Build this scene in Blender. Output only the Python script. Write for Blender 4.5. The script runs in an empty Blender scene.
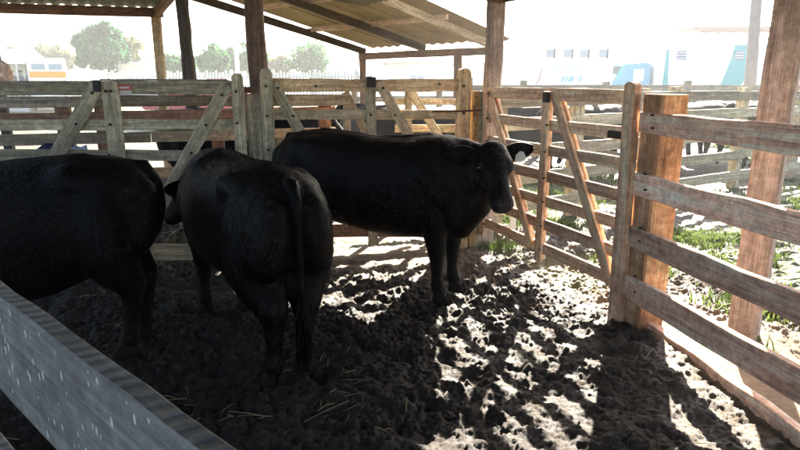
import bpy, bmesh, math, random
import numpy as np
from mathutils import Vector, Matrix, Euler

random.seed(7)
R = math.radians
scene = bpy.context.scene
COL = scene.collection

# ------------------------------------------------------------------ camera
CAM_Z = 1.70
PITCH = R(13.4)
cam_d = bpy.data.cameras.new('camera')
cam_d.sensor_width = 36.0
cam_d.lens = 27.0
cam_d.clip_start = 0.02
cam_d.clip_end = 3000
cam = bpy.data.objects.new('camera', cam_d)
cam.location = (0, 0, CAM_Z)
cam.rotation_euler = (R(90) - PITCH, 0, 0)
COL.objects.link(cam)
scene.camera = cam

# ------------------------------------------------------------------ sky, sun, exposure
SUN_AZ = 21.0      # degrees to the right of the view direction (+Y)
SUN_EL = 33.5
world = bpy.data.worlds.new('World')
scene.world = world
world.use_nodes = True
wn = world.node_tree
sky = wn.nodes.new('ShaderNodeTexSky')
sky.sky_type = 'NISHITA'
sky.sun_disc = False
sky.sun_elevation = R(SUN_EL)
sky.sun_rotation = R(SUN_AZ)
sky.dust_density = 2.5
bg = wn.nodes['Background']
bg.inputs['Strength'].default_value = 0.052
wn.links.new(sky.outputs[0], bg.inputs['Color'])

sun_d = bpy.data.lights.new('sun', 'SUN')
sun_d.energy = 5.0
sun_d.angle = R(0.53)
sun_d.color = (1.0, 0.91, 0.77)
sun = bpy.data.objects.new('sun', sun_d)
sdir = Vector((math.sin(R(SUN_AZ)) * math.cos(R(SUN_EL)), math.cos(R(SUN_AZ)) * math.cos(R(SUN_EL)), math.sin(R(SUN_EL))))
sun.rotation_euler = (-sdir).to_track_quat('-Z', 'Y').to_euler()
sun.location = sdir * 60
COL.objects.link(sun)

vs = scene.view_settings
vs.view_transform = 'Standard'
vs.look = 'None'
vs.gamma = 1.0
vs.use_curve_mapping = False
vs.exposure = 3.4

# ------------------------------------------------------------------ pixel -> place (photo is 800 x 450)
F = 600.0
SP, CP = math.sin(PITCH), math.cos(PITCH)
CAMP = Vector((0, 0, CAM_Z))

def ray(px, py):
    u, v = px - 400.0, 225.0 - py
    return Vector((u, F * CP + v * SP, -F * SP + v * CP))

def on_plane(px, py, P, n):
    d = ray(px, py)
    n = Vector((n[0], n[1], 0)); P = Vector((P[0], P[1], 0))
    t = (P - CAMP).dot(n) / d.dot(n)
    return CAMP + d * t

def at_y(px, py, Y):
    d = ray(px, py)
    return CAMP + d * (Y / d.y)

def on_ground(px, py):
    d = ray(px, py)
    return CAMP + d * (-CAM_Z / d.z)

# ------------------------------------------------------------------ helpers
def tag(o, label=None, cat=None, group=None, kind=None):
    if label: o['label'] = label
    if cat: o['category'] = cat
    if group: o['group'] = group
    if kind: o['kind'] = kind
    return o

def empty(name, loc, label=None, cat=None, group=None):
    o = bpy.data.objects.new(name, None)
    o.location = loc
    o.empty_display_size = 0.1
    COL.objects.link(o)
    return tag(o, label, cat, group)

def link(name, me, mat, parent=None, M=None, smooth=False):
    o = bpy.data.objects.new(name, me)
    COL.objects.link(o)
    if mat and not me.materials: me.materials.append(mat)
    if smooth:
        me.polygons.foreach_set('use_smooth', [True] * len(me.polygons))
    if M is not None: o.matrix_basis = M
    if parent is not None:
        o.parent = parent
        # every thing's Empty stands unrotated, so the inverse is a translation (parts of parts: chain)
        inv = Matrix.Identity(4); p = parent; chain = Matrix.Identity(4)
        while p is not None:
            chain = (p.matrix_parent_inverse @ p.matrix_basis) @ chain if p.parent else p.matrix_basis @ chain
            p = p.parent
        o.matrix_parent_inverse = chain.inverted()
    return o

def mesh_np(name, verts, faces):
    me = bpy.data.meshes.new(name)
    me.from_pydata([tuple(v) for v in verts], [], [tuple(f) for f in faces])
    me.update()
    return me

def mesh_quads(name, V, Q):
    """fast mesh from numpy arrays: V (n,3), Q (m,4)"""
    me = bpy.data.meshes.new(name)
    V = np.asarray(V, dtype=np.float32); Q = np.asarray(Q, dtype=np.int32)
    me.vertices.add(len(V)); me.vertices.foreach_set('co', V.ravel())
    k = Q.shape[1]
    me.loops.add(Q.size); me.loops.foreach_set('vertex_index', Q.ravel())
    me.polygons.add(len(Q)); me.polygons.foreach_set('loop_start', np.arange(0, Q.size, k, dtype=np.int32))
    me.update(calc_edges=True)
    return me

def bm_mesh(name, bm):
    me = bpy.data.meshes.new(name)
    bmesh.ops.recalc_face_normals(bm, faces=bm.faces)
    bm.to_mesh(me); bm.free()
    return me

def box_bm(bm, lo, hi):
    x0, y0, z0 = lo; x1, y1, z1 = hi
    vs_ = [bm.verts.new(p) for p in ((x0,y0,z0),(x1,y0,z0),(x1,y1,z0),(x0,y1,z0),(x0,y0,z1),(x1,y0,z1),(x1,y1,z1),(x0,y1,z1))]
    for f in ((0,3,2,1),(4,5,6,7),(0,1,5,4),(1,2,6,5),(2,3,7,6),(3,0,4,7)):
        bm.faces.new([vs_[i] for i in f])

def box_mesh(name, lo, hi, bevel=0.0, seg=2):
    bm = bmesh.new(); box_bm(bm, lo, hi)
    if bevel: bmesh.ops.bevel(bm, geom=bm.edges[:], offset=bevel, segments=seg, affect='EDGES', profile=0.6)
    return bm_mesh(name, bm)

def board_mesh(L, w, t, jit=0.004, seg=None, warp=0.006, ch=0.005, round_end=False, taper=0.0):
    """a sawn plank: local X the length, Y the thickness, Z the width"""
    seg = seg or max(3, min(14, int(L / 0.22)))
    xs = [L * i / seg for i in range(seg + 1)]
    wsc = [1.0 - taper * x / L for x in xs]
    if round_end:
        xs = xs[:-1] + [L - w * 0.42, L - w * 0.2, L - w * 0.06, L]
        wsc = wsc[:-1] + [1.0, 0.88, 0.62, 0.34]
    ph1, ph2 = random.random() * 6, random.random() * 6
    V, Fc = [], []
    hw, ht = w / 2, t / 2
    ch = min(ch, ht * 0.6, hw * 0.6)
    sect = [(-ht + ch, -hw), (ht - ch, -hw), (ht, -hw + ch), (ht, hw - ch), (ht - ch, hw), (-ht + ch, hw), (-ht, hw - ch), (-ht, -hw + ch)]
    for i, x in enumerate(xs):
        oy = warp * math.sin(ph1 + x * 1.1) * 0.6
        oz = warp * math.sin(ph2 + x * 0.8)
        eu, ed = random.uniform(-jit, jit), random.uniform(-jit, jit)
        for (y, z) in sect:
            zz = z * wsc[i] + (eu if z > 0 else ed)
            V.append((x, y + oy + random.uniform(-jit, jit) * 0.25, zz + oz))
    n = len(xs)
    for i in range(n - 1):
        for k in range(8):
            a, b = i * 8 + k, i * 8 + (k + 1) % 8
            Fc.append((a, b, b + 8, a + 8))
    Fc.append(tuple(range(7, -1, -1)))
    Fc.append(tuple(range((n - 1) * 8, n * 8)))
    me = mesh_np('plank', V, Fc)
    bm = bmesh.new(); bm.from_mesh(me)
    bmesh.ops.recalc_face_normals(bm, faces=bm.faces)
    bm.to_mesh(me); bm.free()
    return me

def frame(p0, p1, n):
    """matrix with X from p0 to p1 and Y as near as possible to n"""
    p0, p1, n = Vector(p0), Vector(p1), Vector(n)
    x = (p1 - p0).normalized()
    y = (n - x * n.dot(x)).normalized()
    z = x.cross(y)
    M = Matrix((x, y, z)).transposed().to_4x4()
    M.translation = p0
    return M

def board(name, p0, p1, w, t, n, mat, parent, **kw):
    L = (Vector(p1) - Vector(p0)).length
    return link(name, board_mesh(L, w, t, **kw), mat, parent, frame(p0, p1, n))

def tube_mesh(name, pts, radii, seg=8, cap=True):
    pts = [Vector(p) for p in pts]
    V, Fc = [], []
    prev = None
    for i, p in enumerate(pts):
        d = (pts[min(i + 1, len(pts) - 1)] - pts[max(i - 1, 0)]).normalized()
        if prev is None:
            a = d.orthogonal().normalized()
        else:
            a = (prev - d * prev.dot(d)).normalized()
        prev = a
        b = d.cross(a)
        r = radii[i] if hasattr(radii, '__len__') else radii
        for k in range(seg):
            an = 2 * math.pi * k / seg
            V.append(p + a * math.cos(an) * r + b * math.sin(an) * r)
    for i in range(len(pts) - 1):
        for k in range(seg):
            q, w_ = i * seg + k, i * seg + (k + 1) % seg
            Fc.append((q, w_, w_ + seg, q + seg))
    if cap:
        Fc.append(tuple(range(seg - 1, -1, -1))); Fc.append(tuple(range((len(pts) - 1) * seg, len(pts) * seg)))
    return mesh_np(name, V, Fc)

# ------------------------------------------------------------------ materials
def mat_new(name):
    m = bpy.data.materials.new(name); m.use_nodes = True
    nt = m.node_tree
    return m, nt, nt.nodes['Principled BSDF']

def N(nt, kind, **kw):
    n = nt.nodes.new(kind)
    for k, v in kw.items():
        if k.startswith('i_'):
            n.inputs[int(k[2:])].default_value = v
        else:
            setattr(n, k, v)
    return n

def plain(name, col, rough=0.6, metal=0.0, spec=0.5, var=0.06, scale=6.0, bump=0.0):
    m, nt, b = mat_new(name)
    tc = N(nt, 'ShaderNodeTexCoord')
    no = N(nt, 'ShaderNodeTexNoise'); no.inputs['Scale'].default_value = scale; no.inputs['Detail'].default_value = 5
    nt.links.new(tc.outputs['Object'], no.inputs['Vector'])
    mx = N(nt, 'ShaderNodeMix', data_type='RGBA')
    mx.inputs['A'].default_value = (*[c * (1 - var * 2) for c in col], 1)
    mx.inputs['B'].default_value = (*[min(1, c * (1 + var * 2)) for c in col], 1)
    nt.links.new(no.outputs['Fac'], mx.inputs['Factor'])
    nt.links.new(mx.outputs['Result'], b.inputs['Base Color'])
    b.inputs['Roughness'].default_value = rough
    b.inputs['Metallic'].default_value = metal
    b.inputs['Specular IOR Level'].default_value = spec
    if bump:
        bp = N(nt, 'ShaderNodeBump'); bp.inputs['Strength'].default_value = bump; bp.inputs['Distance'].default_value = 0.01
        nt.links.new(no.outputs['Fac'], bp.inputs['Height']); nt.links.new(bp.outputs[0], b.inputs['Normal'])
    return m

def wood(name, c_dark, c_mid, c_light, moss=0.0, moss_col=(0.10, 0.105, 0.035), specks=0.0, stain=0.35, rough=0.8, sawmarks=0.0):
    """weathered sawn timber; grain runs along local X"""
    m, nt, b = mat_new(name)
    L = nt.links.new
    tc = N(nt, 'ShaderNodeTexCoord'); oi = N(nt, 'ShaderNodeObjectInfo')
    mulr = N(nt, 'ShaderNodeVectorMath', operation='SCALE'); mulr.inputs[0].default_value = (37, 19, 53)
    L(oi.outputs['Random'], mulr.inputs['Scale'])
    add = N(nt, 'ShaderNodeVectorMath', operation='ADD'); L(tc.outputs['Object'], add.inputs[0]); L(mulr.outputs[0], add.inputs[1])
    mp = N(nt, 'ShaderNodeMapping'); mp.inputs['Scale'].default_value = (1.3, 22, 22); L(add.outputs[0], mp.inputs['Vector'])
    g1 = N(nt, 'ShaderNodeTexNoise'); g1.inputs['Scale'].default_value = 1.0; g1.inputs['Detail'].default_value = 7; g1.inputs['Roughness'].default_value = 0.62; g1.inputs['Distortion'].default_value = 0.5
    L(mp.outputs[0], g1.inputs['Vector'])
    mp2 = N(nt, 'ShaderNodeMapping'); mp2.inputs['Scale'].default_value = (4, 130, 130); L(add.outputs[0], mp2.inputs['Vector'])
    g2 = N(nt, 'ShaderNodeTexNoise'); g2.inputs['Scale'].default_value = 1.0; g2.inputs['Detail'].default_value = 3; L(mp2.outputs[0], g2.inputs['Vector'])
    sm = N(nt, 'ShaderNodeMath', operation='MULTIPLY_ADD'); L(g2.outputs['Fac'], sm.inputs[0]); sm.inputs[1].default_value = 0.45
    gg = N(nt, 'ShaderNodeMath', operation='MULTIPLY'); L(g1.outputs['Fac'], gg.inputs[0]); gg.inputs[1].default_value = 0.62
    L(gg.outputs[0], sm.inputs[2])
    cr = N(nt, 'ShaderNodeValToRGB'); e = cr.color_ramp.elements
    e[0].position = 0.36; e[0].color = (*c_dark, 1); e[1].position = 0.70; e[1].color = (*c_light, 1)
    md = e.new(0.53); md.color = (*c_mid, 1)
    L(sm.outputs[0], cr.inputs['Fac'])
    # blotchy staining with a shape of its own
    st = N(nt, 'ShaderNodeTexNoise'); st.inputs['Scale'].default_value = 3.2; st.inputs['Detail'].default_value = 5; st.inputs['Roughness'].default_value = 0.65
    L(add.outputs[0], st.inputs['Vector'])
    sr = N(nt, 'ShaderNodeMapRange'); sr.inputs[1].default_value = 0.42; sr.inputs[2].default_value = 0.68; sr.inputs[3].default_value = 0.0; sr.inputs[4].default_value = stain
    L(st.outputs['Fac'], sr.inputs[0])
    m1 = N(nt, 'ShaderNodeMix', data_type='RGBA'); L(sr.outputs[0], m1.inputs['Factor']); L(cr.outputs['Color'], m1.inputs['A']); m1.inputs['B'].default_value = (c_dark[0] * .6, c_dark[1] * .6, c_dark[2] * .6, 1)
    out = m1.outputs['Result']
    # piece to piece variation
    hv = N(nt, 'ShaderNodeHueSaturation'); L(out, hv.inputs['Color'])
    vr = N(nt, 'ShaderNodeMapRange'); vr.inputs[3].default_value = 0.72; vr.inputs[4].default_value = 1.25; L(oi.outputs['Random'], vr.inputs[0])
    li = N(nt, 'ShaderNodeTexNoise'); li.inputs['Scale'].default_value = 21; li.inputs['Detail'].default_value = 7; li.inputs['Roughness'].default_value = 0.72; L(add.outputs[0], li.inputs['Vector'])
    lr = N(nt, 'ShaderNodeMapRange'); lr.inputs[1].default_value = 0.34; lr.inputs[2].default_value = 0.66; lr.inputs[3].default_value = 0.78; lr.inputs[4].default_value = 1.55; L(li.outputs['Fac'], lr.inputs[0])
    lm = N(nt, 'ShaderNodeMath', operation='MULTIPLY'); L(vr.outputs[0], lm.inputs[0]); L(lr.outputs[0], lm.inputs[1]); L(lm.outputs[0], hv.inputs['Value'])
    out = hv.outputs['Color']
    if moss:
        mn = N(nt, 'ShaderNodeTexNoise'); mn.inputs['Scale'].default_value = 5; mn.inputs['Detail'].default_value = 8; mn.inputs['Roughness'].default_value = 0.7
        L(add.outputs[0], mn.inputs['Vector'])
        mr = N(nt, 'ShaderNodeMapRange'); mr.inputs[1].default_value = 0.5; mr.inputs[2].default_value = 0.66; mr.inputs[4].default_value = moss; L(mn.outputs['Fac'], mr.inputs[0])
        m2 = N(nt, 'ShaderNodeMix', data_type='RGBA'); L(mr.outputs[0], m2.inputs['Factor']); L(out, m2.inputs['A']); m2.inputs['B'].default_value = (*moss_col, 1)
        out = m2.outputs['Result']
    if specks:
        mp3 = N(nt, 'ShaderNodeMapping'); mp3.inputs['Scale'].default_value = (85, 0.01, 42); mp3.inputs['Rotation'].default_value = (0, R(35), 0); L(add.outputs[0], mp3.inputs['Vector'])
        vo = N(nt, 'ShaderNodeTexVoronoi'); vo.inputs['Scale'].default_value = 1.0; vo.inputs['Randomness'].default_value = 1.0; L(mp3.outputs[0], vo.inputs['Vector'])
        wv = N(nt, 'ShaderNodeSeparateColor'); L(vo.outputs['Color'], wv.inputs[0])
        th = N(nt, 'ShaderNodeMath', operation='MULTIPLY'); L(wv.outputs[0], th.inputs[0]); th.inputs[1].default_value = 0.40 * specks
        lt = N(nt, 'ShaderNodeMath', operation='LESS_THAN'); L(vo.outputs['Distance'], lt.inputs[0]); L(th.outputs[0], lt.inputs[1])
        gt = N(nt, 'ShaderNodeMath', operation='GREATER_THAN'); L(wv.outputs[1], gt.inputs[0]); gt.inputs[1].default_value = 0.45
        an = N(nt, 'ShaderNodeMath', operation='MULTIPLY'); L(lt.outputs[0], an.inputs[0]); L(gt.outputs[0], an.inputs[1])
        an2 = N(nt, 'ShaderNodeMath', operation='MULTIPLY'); L(an.outputs[0], an2.inputs[0]); an2.inputs[1].default_value = 0.8
        ge_ = N(nt, 'ShaderNodeNewGeometry'); vt_ = N(nt, 'ShaderNodeVectorTransform', vector_type='NORMAL', convert_from='WORLD', convert_to='OBJECT'); L(ge_.outputs['True Normal'], vt_.inputs[0])
        vz_ = N(nt, 'ShaderNodeSeparateXYZ'); L(vt_.outputs[0], vz_.inputs[0])
        va_ = N(nt, 'ShaderNodeMath', operation='ABSOLUTE'); L(vz_.outputs['Y'], va_.inputs[0])
        vg_ = N(nt, 'ShaderNodeMath', operation='GREATER_THAN'); L(va_.outputs[0], vg_.inputs[0]); vg_.inputs[1].default_value = 0.8
        an3 = N(nt, 'ShaderNodeMath', operation='MULTIPLY'); L(an2.outputs[0], an3.inputs[0]); L(vg_.outputs[0], an3.inputs[1]); an2 = an3
        m3 = N(nt, 'ShaderNodeMix', data_type='RGBA'); L(an2.outputs[0], m3.inputs['Factor']); L(out, m3.inputs['A']); m3.inputs['B'].default_value = (0.55, 0.54, 0.5, 1)
        out = m3.outputs['Result']
    hgt = sm.outputs[0]
    if sawmarks:
        mp4 = N(nt, 'ShaderNodeMapping'); mp4.inputs['Rotation'].default_value = (0, 0, R(18)); L(tc.outputs['Object'], mp4.inputs['Vector'])
        wa = N(nt, 'ShaderNodeTexWave'); wa.inputs['Scale'].default_value = 10.5; wa.inputs['Distortion'].default_value = 4.5; wa.inputs['Detail'].default_value = 3; wa.inputs['Detail Scale'].default_value = 1.6; L(mp4.outputs[0], wa.inputs['Vector'])
        ad = N(nt, 'ShaderNodeMath', operation='MULTIPLY_ADD'); L(wa.outputs['Fac'], ad.inputs[0]); ad.inputs[1].default_value = sawmarks; L(sm.outputs[0], ad.inputs[2])
        geo = N(nt, 'ShaderNodeNewGeometry'); sz_ = N(nt, 'ShaderNodeSeparateXYZ'); L(geo.outputs['Normal'], sz_.inputs[0])
        wr = N(nt, 'ShaderNodeMapRange'); wr.inputs[1].default_value = 0.25; wr.inputs[2].default_value = 0.75; wr.inputs[3].default_value = 0.55; wr.inputs[4].default_value = 0.0; L(wa.outputs['Fac'], wr.inputs[0])
        # the saw grooves are coloured darker on the sawn edge only (local Z faces)
        ob_ = N(nt, 'ShaderNodeVectorTransform', vector_type='NORMAL', convert_from='WORLD', convert_to='OBJECT'); L(geo.outputs['True Normal'], ob_.inputs[0])
        oz_ = N(nt, 'ShaderNodeSeparateXYZ'); L(ob_.outputs[0], oz_.inputs[0])
        ab_ = N(nt, 'ShaderNodeMath', operation='ABSOLUTE'); L(oz_.outputs['Z'], ab_.inputs[0])
        g5_ = N(nt, 'ShaderNodeMath', operation='GREATER_THAN'); L(ab_.outputs[0], g5_.inputs[0]); g5_.inputs[1].default_value = 0.8
        gf_ = N(nt, 'ShaderNodeMath', operation='MULTIPLY'); L(wr.outputs[0], gf_.inputs[0]); L(g5_.outputs[0], gf_.inputs[1])
        sg_ = N(nt, 'ShaderNodeMath', operation='MULTIPLY'); L(wa.outputs['Fac'], sg_.inputs[0]); L(g5_.outputs[0], sg_.inputs[1]); L(sg_.outputs[0], ad.inputs[0])
        hgt = ad.outputs[0]
        mg_ = N(nt, 'ShaderNodeMix', data_type='RGBA'); L(gf_.outputs[0], mg_.inputs['Factor']); L(out, mg_.inputs['A']); mg_.inputs['B'].default_value = (0.035, 0.032, 0.03, 1)
        out = mg_.outputs['Result']
    L(out, b.inputs['Base Color'])
    b.inputs['Roughness'].default_value = rough
    b.inputs['Specular IOR Level'].default_value = 0.3
    bp = N(nt, 'ShaderNodeBump'); bp.inputs['Strength'].default_value = 0.75; bp.inputs['Distance'].default_value = 0.006
    L(hgt, bp.inputs['Height']); L(bp.outputs[0], b.inputs['Normal'])
    return m

W_GREY = wood('weathered_grey_timber', (0.156, 0.125, 0.085), (0.331, 0.282, 0.189), (0.576, 0.486, 0.333), moss=0.38)
W_GREYD = wood('grey_timber', (0.119, 0.097, 0.066), (0.258, 0.207, 0.145), (0.436, 0.363, 0.251), moss=0.2)
W_TAN = wood('tan_timber', (0.213, 0.138, 0.080), (0.460, 0.316, 0.186), (0.660, 0.517, 0.319), moss=0.15)
W_TANM = wood('mossy_tan_timber', (0.167, 0.128, 0.080), (0.367, 0.287, 0.189), (0.567, 0.462, 0.319), moss=0.55)
W_GATE = wood('gate_timber', (0.252, 0.152, 0.094), (0.548, 0.345, 0.227), (0.576, 0.588, 0.398))
W_BROWN = wood('brown_rail_timber', (0.276, 0.164, 0.114), (0.642, 0.394, 0.278), (0.660, 0.660, 0.531), specks=0.25)
W_ORANGE = wood('raw_orange_timber', (0.253, 0.116, 0.057), (0.569, 0.308, 0.158), (0.660, 0.538, 0.317), stain=0.85)
W_RED = wood('red_brown_timber', (0.108, 0.058, 0.041), (0.227, 0.124, 0.081), (0.359, 0.218, 0.146))
W_POST = wood('post_timber', (0.131, 0.100, 0.085), (0.272, 0.215, 0.187), (0.411, 0.349, 0.316), specks=0.35)
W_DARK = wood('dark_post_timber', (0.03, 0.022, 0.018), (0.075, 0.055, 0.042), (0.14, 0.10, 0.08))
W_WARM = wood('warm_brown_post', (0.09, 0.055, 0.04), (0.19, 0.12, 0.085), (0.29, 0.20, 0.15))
W_FRONT = wood('front_rail_timber', (0.102, 0.096, 0.086), (0.183, 0.173, 0.154), (0.270, 0.256, 0.224), specks=1.0, stain=0.25, sawmarks=1.8)
W_YEL = wood('yellow_timber', (0.22, 0.13, 0.05), (0.42, 0.27, 0.12), (0.55, 0.40, 0.2))
IRON = plain('dark_iron', (0.035, 0.032, 0.03), 0.6, 0.6)
RUST = plain('rusty_iron', (0.10, 0.045, 0.025), 0.75, 0.4, var=0.2, scale=40)
GALV = plain('galvanised_steel', (0.45, 0.45, 0.44), 0.4, 0.8)
WHITE = plain('white_paint', (0.78, 0.78, 0.77), 0.45, var=0.03)

# ------------------------------------------------------------------ numpy noise
def _hash(ix, iy, seed):
    h = (ix.astype(np.int64) * 374761393 + iy.astype(np.int64) * 668265263 + seed * 1442695041) & 0xFFFFFFFF
    h = ((h ^ (h >> 13)) * 1274126177) & 0xFFFFFFFF
    h = ((h ^ (h >> 16)) * 2246822519) & 0xFFFFFFFF
    return ((h ^ (h >> 15)) & 0xFFFFFF) / float(0xFFFFFF)

def vnoise(x, y, seed=0):
    ix, iy = np.floor(x), np.floor(y)
    fx, fy = x - ix, y - iy
    fx = fx * fx * (3 - 2 * fx); fy = fy * fy * (3 - 2 * fy)
    a, b = _hash(ix, iy, seed), _hash(ix + 1, iy, seed)
    c, d = _hash(ix, iy + 1, seed), _hash(ix + 1, iy + 1, seed)
    return (a * (1 - fx) + b * fx) * (1 - fy) + (c * (1 - fx) + d * fx) * fy

def fbm(x, y, seed=0, oct=4):
    s, a, t = 0, 0.5, 0
    for o in range(oct):
        s = s + a * vnoise(x * 2 ** o + 17.3 * o, y * 2 ** o - 9.1 * o, seed + o); t += a; a *= 0.5
    return s / t

def clods(x, y, cell, seed, lo=0.35, hi=0.85, prob=1.0):
    """lumps: domes of random radius, one per cell, highest wins"""
    gx, gy = x / cell, y / cell
    ix, iy = np.floor(gx), np.floor(gy)
    best = np.zeros_like(x)
    for dx in (-1, 0, 1):
        for dy in (-1, 0, 1):
            cx, cy = ix + dx, iy + dy
            px_ = cx + _hash(cx, cy, seed); py_ = cy + _hash(cx, cy, seed + 1)
            r = lo + (hi - lo) * _hash(cx, cy, seed + 2) ** 1.5
            on = _hash(cx, cy, seed + 3) < prob
            an = _hash(cx, cy, seed + 4) * 6.283
            ex, ey = gx - px_, gy - py_
            qx = ex * np.cos(an) + ey * np.sin(an); qy = (-ex * np.sin(an) + ey * np.cos(an)) * 1.45
            d2 = (qx * qx + qy * qy) / (r * r)
            best = np.maximum(best, np.where(on, r * np.maximum(0, 1 - d2) ** 0.85, 0))
    return best

# the right hand fence line of the pen (plan): gate part, then fence part towards the camera
CORNER = Vector((0.87, 6.29, 0)); KNEE = Vector((1.70, 4.10, 0))
FD = Vector((0.155, -1.0, 0)).normalized()          # fence direction towards the camera
E_ = Vector((3.03, 0.74, 0)).normalized()            # back fence direction
NB = Vector((E_.y, -E_.x, 0))                         # its normal, towards the camera
PB = Vector((-2.16, 5.55, 0))

def right_dist(x, y):
    """signed distance: positive outside the pen on the right"""
    d1 = (x - KNEE.x) * 0.988 + (y - KNEE.y) * 0.153
    g = (CORNER - KNEE).normalized(); gx, gy = g.x, g.y
    d2 = (x - KNEE.x) * gy - (y - KNEE.y) * gx
    return np.where(y < KNEE.y, d1, d2)

def back_dist(x, y):
    """positive behind the back fence"""
    return -((x - PB.x) * NB.x + (y - PB.y) * NB.y)

def sstep(a, b, x):
    t = np.clip((x - a) / (b - a), 0, 1); return t * t * (3 - 2 * t)

def zones(x, y):
    rd, bd = right_dist(x, y), back_dist(x, y)
    out = np.maximum(sstep(-0.02, 0.15, rd), sstep(0.05, 0.5, bd))          # outside the pen
    return rd, bd, out

def height(x, y):
    rd, bd, out = zones(x, y)
    wx = x + 0.06 * (fbm(x * 3, y * 3, 91, 2) - .5) + 0.05 * (fbm(x * 18, y * 18, 191, 3) - .5); wy = y + 0.06 * (fbm(x * 3, y * 3, 95, 2) - .5) + 0.05 * (fbm(x * 18, y * 18, 195, 3) - .5)
    x_, y_ = x + 0.022 * (fbm(x * 40, y * 40, 201, 2) - .5), y + 0.022 * (fbm(x * 40, y * 40, 205, 2) - .5)
    big = fbm(x * 1.1, y * 1.1, 5, 3) - 0.5
    hoof = clods(wx + .12 * (fbm(x * 5, y * 5, 88, 3) - .5), wy, 0.34, 61, 0.28, 0.46, 0.7) * 0.34                        # hoof holes
    c1 = clods(wx, wy, 0.15, 11, 0.32, 0.72, 0.85) * 0.15
    c2 = clods(wx + 3.1, wy + 1.7, 0.075, 23, 0.35, 0.8, 0.9) * 0.075
    c3 = clods(x_ + 1.3, y_ + 7.7, 0.036, 37, 0.35, 0.8, 0.9) * 0.036
    fine = fbm(x * 45, y * 45, 77, 3) - 0.5
    bil = 1 - 2 * np.abs(fbm(wx * 7, wy * 7, 41, 5) - 0.5) * 2
    c4 = clods(x_ + .7, y_ + 2.2, 0.021, 53, 0.35, 0.8, 0.85) * 0.021
    lump = big * 0.10 - hoof * 0.26 + (c1 * 0.20 + c2 * 0.33 + c3 * 0.46) * (0.45 + 0.95 * sstep(.3, .7, fbm(x * 2.1, y * 2.1, 303, 3))) + c4 * 0.48 + bil * 0.018 + (fbm(x * 17, y * 17, 47, 4) - .5) * 0.038 + fine * 0.016 - 0.05
    # trodden strips: pale smooth earth just outside the right fence, calmer by the back fence
    strip = sstep(0.0, 0.12, rd) * (1 - sstep(0.55, 1.1, rd)) * (1 - sstep(3.9, 4.4, y))
    calm = np.clip(strip * 0.9 + 0.75 * sstep(-1.1, -0.25, bd) * (rd < -0.1) * sstep(-1.5, -.4, x), 0, 0.92)
    far = sstep(3.0, 9.0, np.maximum(rd, bd))
    amp = (1 - calm) * (1 + 0.25 * out) * (1 - 0.75 * far) * (1 + 0.6 * sstep(-1.0, -.5, rd) * (1 - sstep(-.15, .0, rd)) * sstep(4.0, 4.5, y))
    return lump * amp + (fbm(x * 6, y * 6, 3, 3) - 0.5) * 0.02 * (1 - amp) - 0.01

# ------------------------------------------------------------------ ground: one sheet to the horizon, dense in the pen
def axis(lo, hi, step, end_lo, end_hi, grow=1.06):
    a = list(np.arange(lo, hi + 1e-6, step))
    s, v = step, a[-1]
    while v < end_hi:
        s *= grow; v += s; a.append(v)
    s, v, pre = step, a[0], []
    while v > end_lo:
        s *= grow; v -= s; pre.append(v)
    return np.array(pre[::-1] + a)

gx = axis(-2.6, 2.6, 0.0092, -900, 900, 1.055)
gy = axis(2.3, 6.2, 0.0092, -300, 1600, 1.045)
GX, GY = np.meshgrid(gx, gy)
X1, Y1 = GX.ravel(), GY.ravel()
H = height(X1, Y1)
H = H * (1 - sstep(22, 40, np.hypot(X1, Y1)))
nx, ny = len(gx), len(gy)
idx = np.arange(nx * ny).reshape(ny, nx)
Q = np.stack([idx[:-1, :-1], idx[:-1, 1:], idx[1:, 1:], idx[1:, :-1]], -1).reshape(-1, 4)
gme = mesh_quads('ground', np.stack([X1, Y1, H], -1), Q)
gme.polygons.foreach_set('use_smooth', np.ones(len(Q), dtype=bool))
rd_, bd_, out_ = zones(X1, Y1)
strip_ = sstep(0.0, 0.1, rd_) * (1 - sstep(0.6, 1.3, rd_)) * (1 - 0.75 * sstep(3.9, 4.6, Y1))
gr_ = out_ * (1 - strip_) * sstep(0.42, 0.62, fbm(X1 * 0.9, Y1 * 0.9, 131, 4))
gr_ = np.maximum(gr_, sstep(20, 34, np.hypot(X1, Y1)) * 0.75)
dry_ = np.clip(strip_ + 0.8 * sstep(-1.25, -0.2, bd_) * (rd_ < 0.0) * (bd_ < 0.1) * sstep(-1.3, -.3, X1) + 0.08 * out_ + 0.25 * sstep(-0.9, -0.05, rd_) * (Y1 < 3.9), 0, 1)
for nm, arr in (('grass', gr_), ('dry', dry_)):
    at = gme.attributes.new(nm, 'FLOAT', 'POINT'); at.data.foreach_set('value', arr.astype(np.float32))

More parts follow.
